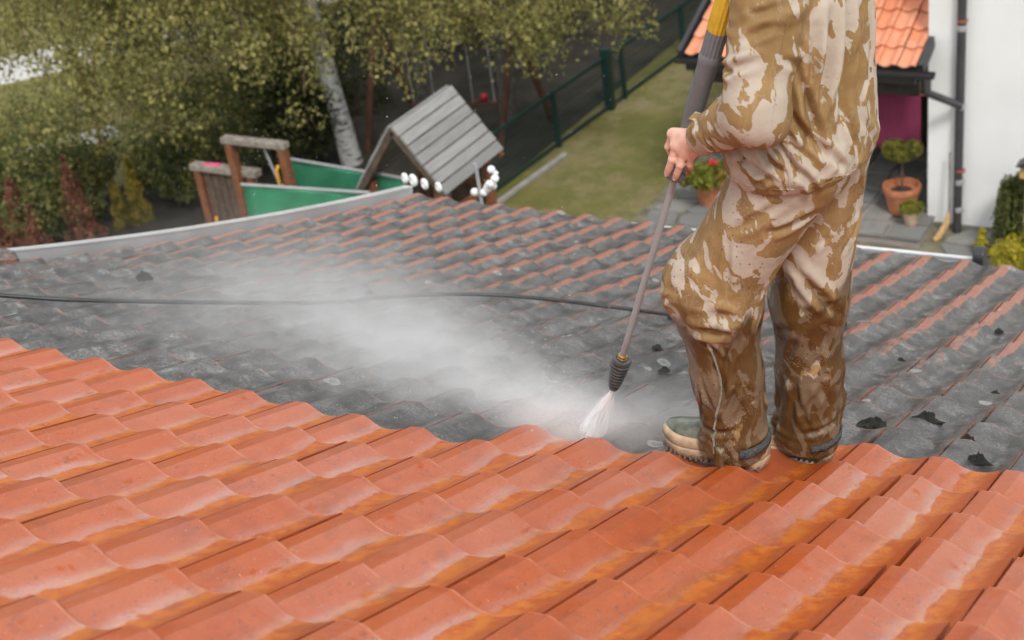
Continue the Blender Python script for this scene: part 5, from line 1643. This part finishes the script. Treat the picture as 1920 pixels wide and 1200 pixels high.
# unidentified white rings at the verge corner and white balls on a thin pole
for k, (x, y, z, r_) in enumerate(((-4.161, 3.62, -1.257, 0.042), (-4.077, 3.62, -1.275, 0.038), (-3.972, 3.62, -1.285, 0.034), (-4.240, 3.64, -1.260, 0.036))):
    V, F = [], []
    n1, n2 = 18, 10
    for i in range(n1):
        a = 2 * math.pi * i / n1
        for j in range(n2):
            b = 2 * math.pi * j / n2
            rr0 = r_ * 0.62 + r_ * 0.40 * math.cos(b)
            V.append((rr0 * math.cos(a), r_ * 0.40 * math.sin(b), rr0 * math.sin(a)))
    for i in range(n1):
        for j in range(n2): F.append((i * n2 + j, ((i + 1) % n1) * n2 + j, ((i + 1) % n1) * n2 + (j + 1) % n2, i * n2 + (j + 1) % n2))
    o = pydata('white_ring', V, F, M['white_plastic'], None, True)
    o.location = (x, y, z); o.rotation_euler = (0, 0, R(-30))
    tag(o, ['largest white plastic ring at the roof corner', 'middle white plastic ring at the roof corner', 'white plastic ring nearest the tiles at the roof corner', 'white plastic ring hanging behind the verge trim at the roof corner'][k], 'ring', 'white rings at the roof corner')
po = empty('ball_pole', (-3.75, 3.75, -5.5), 0, 'thin grey pole with a bunch of white balls beyond the eave', 'pole')
mb = MB(); mb.tube([(0, 0, 0), (0.0, 0, 4.30), (-0.008, 0, 4.345)], 0.012, 8); mb.build('pole', M['rope'], po, True)
for k, (x, y, z, r_) in enumerate(((0.113, 0, 4.314, .026), (0.130, 0.0, 4.253, .027), (0.105, -0.02, 4.222, .025), (0.084, 0.0, 4.205, .031), (0.060, 0.01, 4.176, .030), (0.095, 0.02, 4.190, .026), (-0.040, 0.0, 4.140, .027), (0.030, 0.0, 4.145, .026), (0.135, 0.01, 4.285, .018))):
    mb = MB(); mb.ball((x, y, z), r_, 14, 10); mb.build('ball', M['white_plastic'], po, True)
mb = MB(); mb.tube([(-0.05, 0.0, 4.12), (0.05, 0.0, 4.13), (0.09, 0.0, 4.20), (0.125, 0.0, 4.26), (0.113, 0, 4.33)], 0.007, 6); mb.build('wire', M['rope'], po, True)
# broom leaning on the downpipe
br = empty('broom', (-2.95, 11.55, GROUND), 0, 'straw broom leaning against the downpipe', 'broom')
M['straw'] = simple('straw', (0.45, 0.29, 0.13), 0.9, 0.3, 60)
mb = MB(); mb.tube([(0.06, 0.16, 0.22), (0.035, 0.245, 1.0)], 0.012, 8); mb.build('handle', M['pale_wood'], br, True)
mb = MB(); mb.tube([(0.055, 0.15, 0.30), (0.05, 0.12, 0.20), (-0.02, 0.02, 0.05), (-0.06, -0.03, 0.02)], [0.018, 0.035, 0.045, 0.03], 12); mb.build('bristles', M['straw'], br, True)
# bird house on a stake
bh = empty('bird_house', (-1.93, 11.15, GROUND), 0, 'small bird house with a dark roof by the weeping conifer', 'bird house')
mb = MB(); mb.box(-0.02, 0.02, -0.02, 0.02, 0, 1.12); mb.build('stake', M['pale_wood'], bh)
mb = MB(); mb.box(-0.07, 0.07, -0.06, 0.06, 1.10, 1.24); mb.build('box', M['straw'], bh)
mb = MB(); mb.add([(-0.11, -0.1, 1.24), (0.11, -0.1, 1.24), (0, -0.1, 1.31), (-0.11, 0.1, 1.24), (0.11, 0.1, 1.24), (0, 0.1, 1.31)], [(0, 1, 2), (5, 4, 3), (0, 2, 5, 3), (2, 1, 4, 5), (0, 3, 4, 1)]); mb.build('roof', M['graphite'], bh)

# moss clumps and fallen crumbs on the grey tiles ---------------------
M['moss'] = simple('blackish_moss', (0.040, 0.042, 0.032), 0.95, 0.5, 60, 0, 1.0, 160)
r = np.random.default_rng(41)
spots = [(0.06, 0.50, .040), (0.22, 0.36, .034), (-0.06, 0.34, .042), (-0.42, 0.62, .026), (0.30, 0.14, .030), (0.00, 1.15, .022), (-0.35, 1.45, .020), (0.33, 0.75, .024), (-0.75, 1.9, .022), (-1.25, 1.55, .026), (-1.5, 2.0, .03), (-0.9, 0.55, .02), (-2.55, 1.05, .022), (-3.25, 0.55, .04), (-0.2, 2.2, .018), (0.1, 1.9, .016), (-1.9, 1.95, .02), (-1.15, 0.95, .022)]
for k in range(0): spots.append((r.uniform(-3.6, 0.4), r.uniform(0.3, 3.2), r.uniform(.009, .02)))
mm = []
for v_ in range(3):
    V, F = [], []
    n1, n2 = 12, 6
    for j in range(n2 + 1):
        b = j / n2 * math.pi / 2
        for i in range(n1):
            a = 2 * math.pi * i / n1
            q = 1 + 0.30 * math.sin(3 * a + v_ * 2 + b * 3) + 0.22 * r.normal()
            V.append((math.cos(a) * math.cos(b) * q, 0.75 * math.sin(a) * math.cos(b) * q, 0.80 * math.sin(b) * (1 + 0.22 * r.normal()) + 0.02))
    for j in range(n2):
        for i in range(n1): F.append((j * n1 + i, j * n1 + (i + 1) % n1, (j + 1) * n1 + (i + 1) % n1, (j + 1) * n1 + i))
    me = bpy.data.meshes.new('moss_clump'); me.from_pydata(V, [], F); me.materials.append(M['moss']); mm.append(me)
for k, (u_, v_, rad) in enumerate(spots):
    uu = (math.floor(u_ / W) + 0.60 + 0.1 * r.normal()) * W if k > 2 else u_          # clumps sit in the troughs
    t_, n_ = sframe(v_)
    ph_ = (v_ / G) % 1.0
    o = bpy.data.objects.new('moss_clump', mm[k % 3]); COL.objects.link(o)
    p = surf(uu, v_, LIFT * ph_ + 0.004)
    rot = Matrix(((1, t_.x, n_.x), (0, t_.y, n_.y), (0, t_.z, n_.z))) @ Matrix.Rotation(r.uniform(0, 6.28), 3, 'Z') @ Matrix.Diagonal((rad, rad, rad))
    m4 = rot.to_4x4(); m4.translation = p
    o.matrix_world = m4
    tag(o, 'small blackish moss clump lying on the grey tiles', 'moss', 'moss clumps on the grey tiles')
# ------------------------------------------------------------------ water: jet, mist, droplets
hit_u, hit_v = -0.645, -0.446
hit_p = surf(hit_u, hit_v, 0.032)
tt_, nn_ = sframe(hit_v)
MM = Matrix(((1, tt_.x, nn_.x, hit_p.x), (0, tt_.y, nn_.y, hit_p.y), (0, tt_.z, nn_.z, hit_p.z), (0, 0, 0, 1)))
def vol_mat(name, dens_fn, color=(0.97, 0.975, 0.98), aniso=0.25):
    t = NT(name)
    t.t.nodes.remove(t.b)
    pv = t.n('VolumePrincipled')
    pv.inputs['Color'].default_value = (*color, 1)
    pv.inputs['Anisotropy'].default_value = aniso
    t.l(dens_fn(t), pv.inputs['Density'])
    t.l(pv.outputs[0], t.out.inputs['Volume'])
    return t.m
def gauss(t, v, c, w):
    """exp(-((v-c)/w)^2)"""
    q = t.math('DIVIDE', t.math('SUBTRACT', v, c), w)
    return t.math('POWER', 2.71828, t.math('MULTIPLY', t.math('MULTIPLY', q, q), -1.0))
def mist_density(t):
    p = t.obj()
    x, y, z = t.sep(p)
    a = t.math('MULTIPLY', x, -1.0)                     # distance the plume has drifted
    ap = t.math('MAXIMUM', a, 0.0)
    wob = t.math('MULTIPLY', t.math('SUBTRACT', t.noise(p, 2.2, 2), 0.5), 0.35)
    yc = t.math('ADD', t.math("MULTIPLY", ap, 0.46), t.math('MULTIPLY', wob, ap))
    w = t.math('ADD', t.math('MULTIPLY', ap, 0.27), 0.13)
    H = t.math('ADD', t.math('MULTIPLY', ap, 0.085), 0.05)
    d = t.math('MULTIPLY', gauss(t, y, yc, w), gauss(t, z, 0.0, H))
    d = t.math('DIVIDE', d, t.math('ADD', t.math('MULTIPLY', ap, 1.05), 0.12))
    d = t.math('MULTIPLY', d, t.math('MULTIPLY', t.rng(a, -0.06, 0.03), t.rng(a, 2.7, 1.0)))
    wisp = t.rng(t.noise(t.map(p, (1.0, 1.4, 1.6)), 4.2, 4, 0.6, 0.6), 0.30, 0.70, 0.12, 1.9)
    d = t.math('MULTIPLY', d, wisp)
    # splash cloud round the boot
    b = t.math('MULTIPLY', t.math('MULTIPLY', gauss(t, x, 0.12, 0.17), gauss(t, y, 0.26, 0.14)), gauss(t, z, 0.0, 0.085))
    b = t.math('MULTIPLY', b, t.rng(t.noise(p, 9, 3), 0.3, 0.7, 0.35, 1.5))
    # thin haze over the grey tiles
    c = t.math('MULTIPLY', t.math('MULTIPLY', gauss(t, x, -1.2, 1.1), gauss(t, y, 0.9, 0.75)), gauss(t, z, 0.0, 0.22))
    c = t.math('MULTIPLY', c, t.rng(t.noise(p, 1.6, 3), 0.3, 0.7, 0.4, 1.5))
    e = t.math('MULTIPLY', t.math('MULTIPLY', gauss(t, x, -0.06, 0.13), gauss(t, y, 0.03, 0.09)), gauss(t, z, 0.0, 0.05))
    d = t.math('ADD', d, t.math('MULTIPLY', e, 16.0))
    return t.math('ADD', t.math('ADD', t.math('MULTIPLY', d, 4.2), t.math('MULTIPLY', b, 6.0)), t.math('MULTIPLY', c, 0.12))
M['mist'] = vol_mat('water_mist', mist_density)
mb = MB(); mb.box(-2.65, 0.5, -0.45, 1.9, -0.02, 0.46)
mist = mb.build('mist', M['mist'])
mist.matrix_world = MM
tag(mist, 'white water mist drifting over the grey tiles from the nozzle', None, None, 'stuff')

tip = lance_a - LD * 0.001
jd = hit_p - tip
jl = jd.length
jm = Matrix.Translation(tip) @ jd.to_track_quat('Z', 'X').to_matrix().to_4x4()
jet = empty('water_jet', tuple(tip), 0, 'white fan of water shooting from the nozzle onto the tiles', 'water jet')
jet.matrix_world = jm
M['mist'].cycles.volume_step_rate = 2.5
M['water_white'] = simple('foaming_water', (0.95, 0.955, 0.96), 0.3, 0.01)
r = np.random.default_rng(17)
mb = MB()
for k in range(1400):                       # torn filaments of water
    a = r.uniform(0, 6.283); q = abs(r.normal(0, 0.085))
    z0 = r.uniform(0.0, 0.92) ** 0.75 * jl; ln = r.uniform(0.12, 0.42) * jl
    z1 = min(z0 + ln, jl)
    d = (math.cos(a) * q, math.sin(a) * q)
    w_ = r.uniform(0.0004, 0.0009)
    mb.tube([(0.004 * math.cos(a) + d[0] * z_, 0.004 * math.sin(a) + d[1] * z_, z_) for z_ in (z0, (z0 + z1) / 2, z1)], [w_ * 0.4, w_, w_ * 0.3], 5)
st_o = mb.build('filaments', M['water_white'], None, True)
st_o.parent = jet; st_o.matrix_parent_inverse = Matrix.Identity(4)
tag(st_o, kind='stuff')

# flying drops
M['drop'] = simple('water_drops', (0.85, 0.87, 0.88), 0.12, 0.03)
r = np.random.default_rng(77)
V, F = [], []
ico_v = np.array([(0, 0, 1), (1, 0, 0), (0, 1, 0), (-1, 0, 0), (0, -1, 0), (0, 0, -1)], float)
ico_f = [(0, 1, 2), (0, 2, 3), (0, 3, 4), (0, 4, 1), (5, 2, 1), (5, 3, 2), (5, 4, 3), (5, 1, 4)]
for k in range(1500):
    if k < 900:      # close to the impact, thrown outward
        a = r.exponential(0.35); c = np.array([-a + r.normal(0, .05), 0.30 * a + r.normal(0, .06 + .18 * a), abs(r.normal(0, .05 + .12 * a))])
        sz = r.uniform(0.0007, 0.0021)
    else:            # fine drops farther out and higher
        a = r.uniform(0.1, 3.0); c = np.array([-a + r.normal(0, .3), 0.5 * a + r.normal(0, .7), abs(r.normal(0.1, .45))])
        sz = r.uniform(0.0006, 0.0016)
    b = len(V)
    st_ = r.uniform(0.8, 1.5)
    V += [tuple(c + q * sz * (1, 1, st_)) for q in ico_v]
    F += [tuple(i + b for i in q) for q in ico_f]
dr = pydata('water_drops', V, F, M['drop'], None, True)
dr.matrix_world = MM
tag(dr, 'fine water drops flying above the tiles', None, None, 'stuff')
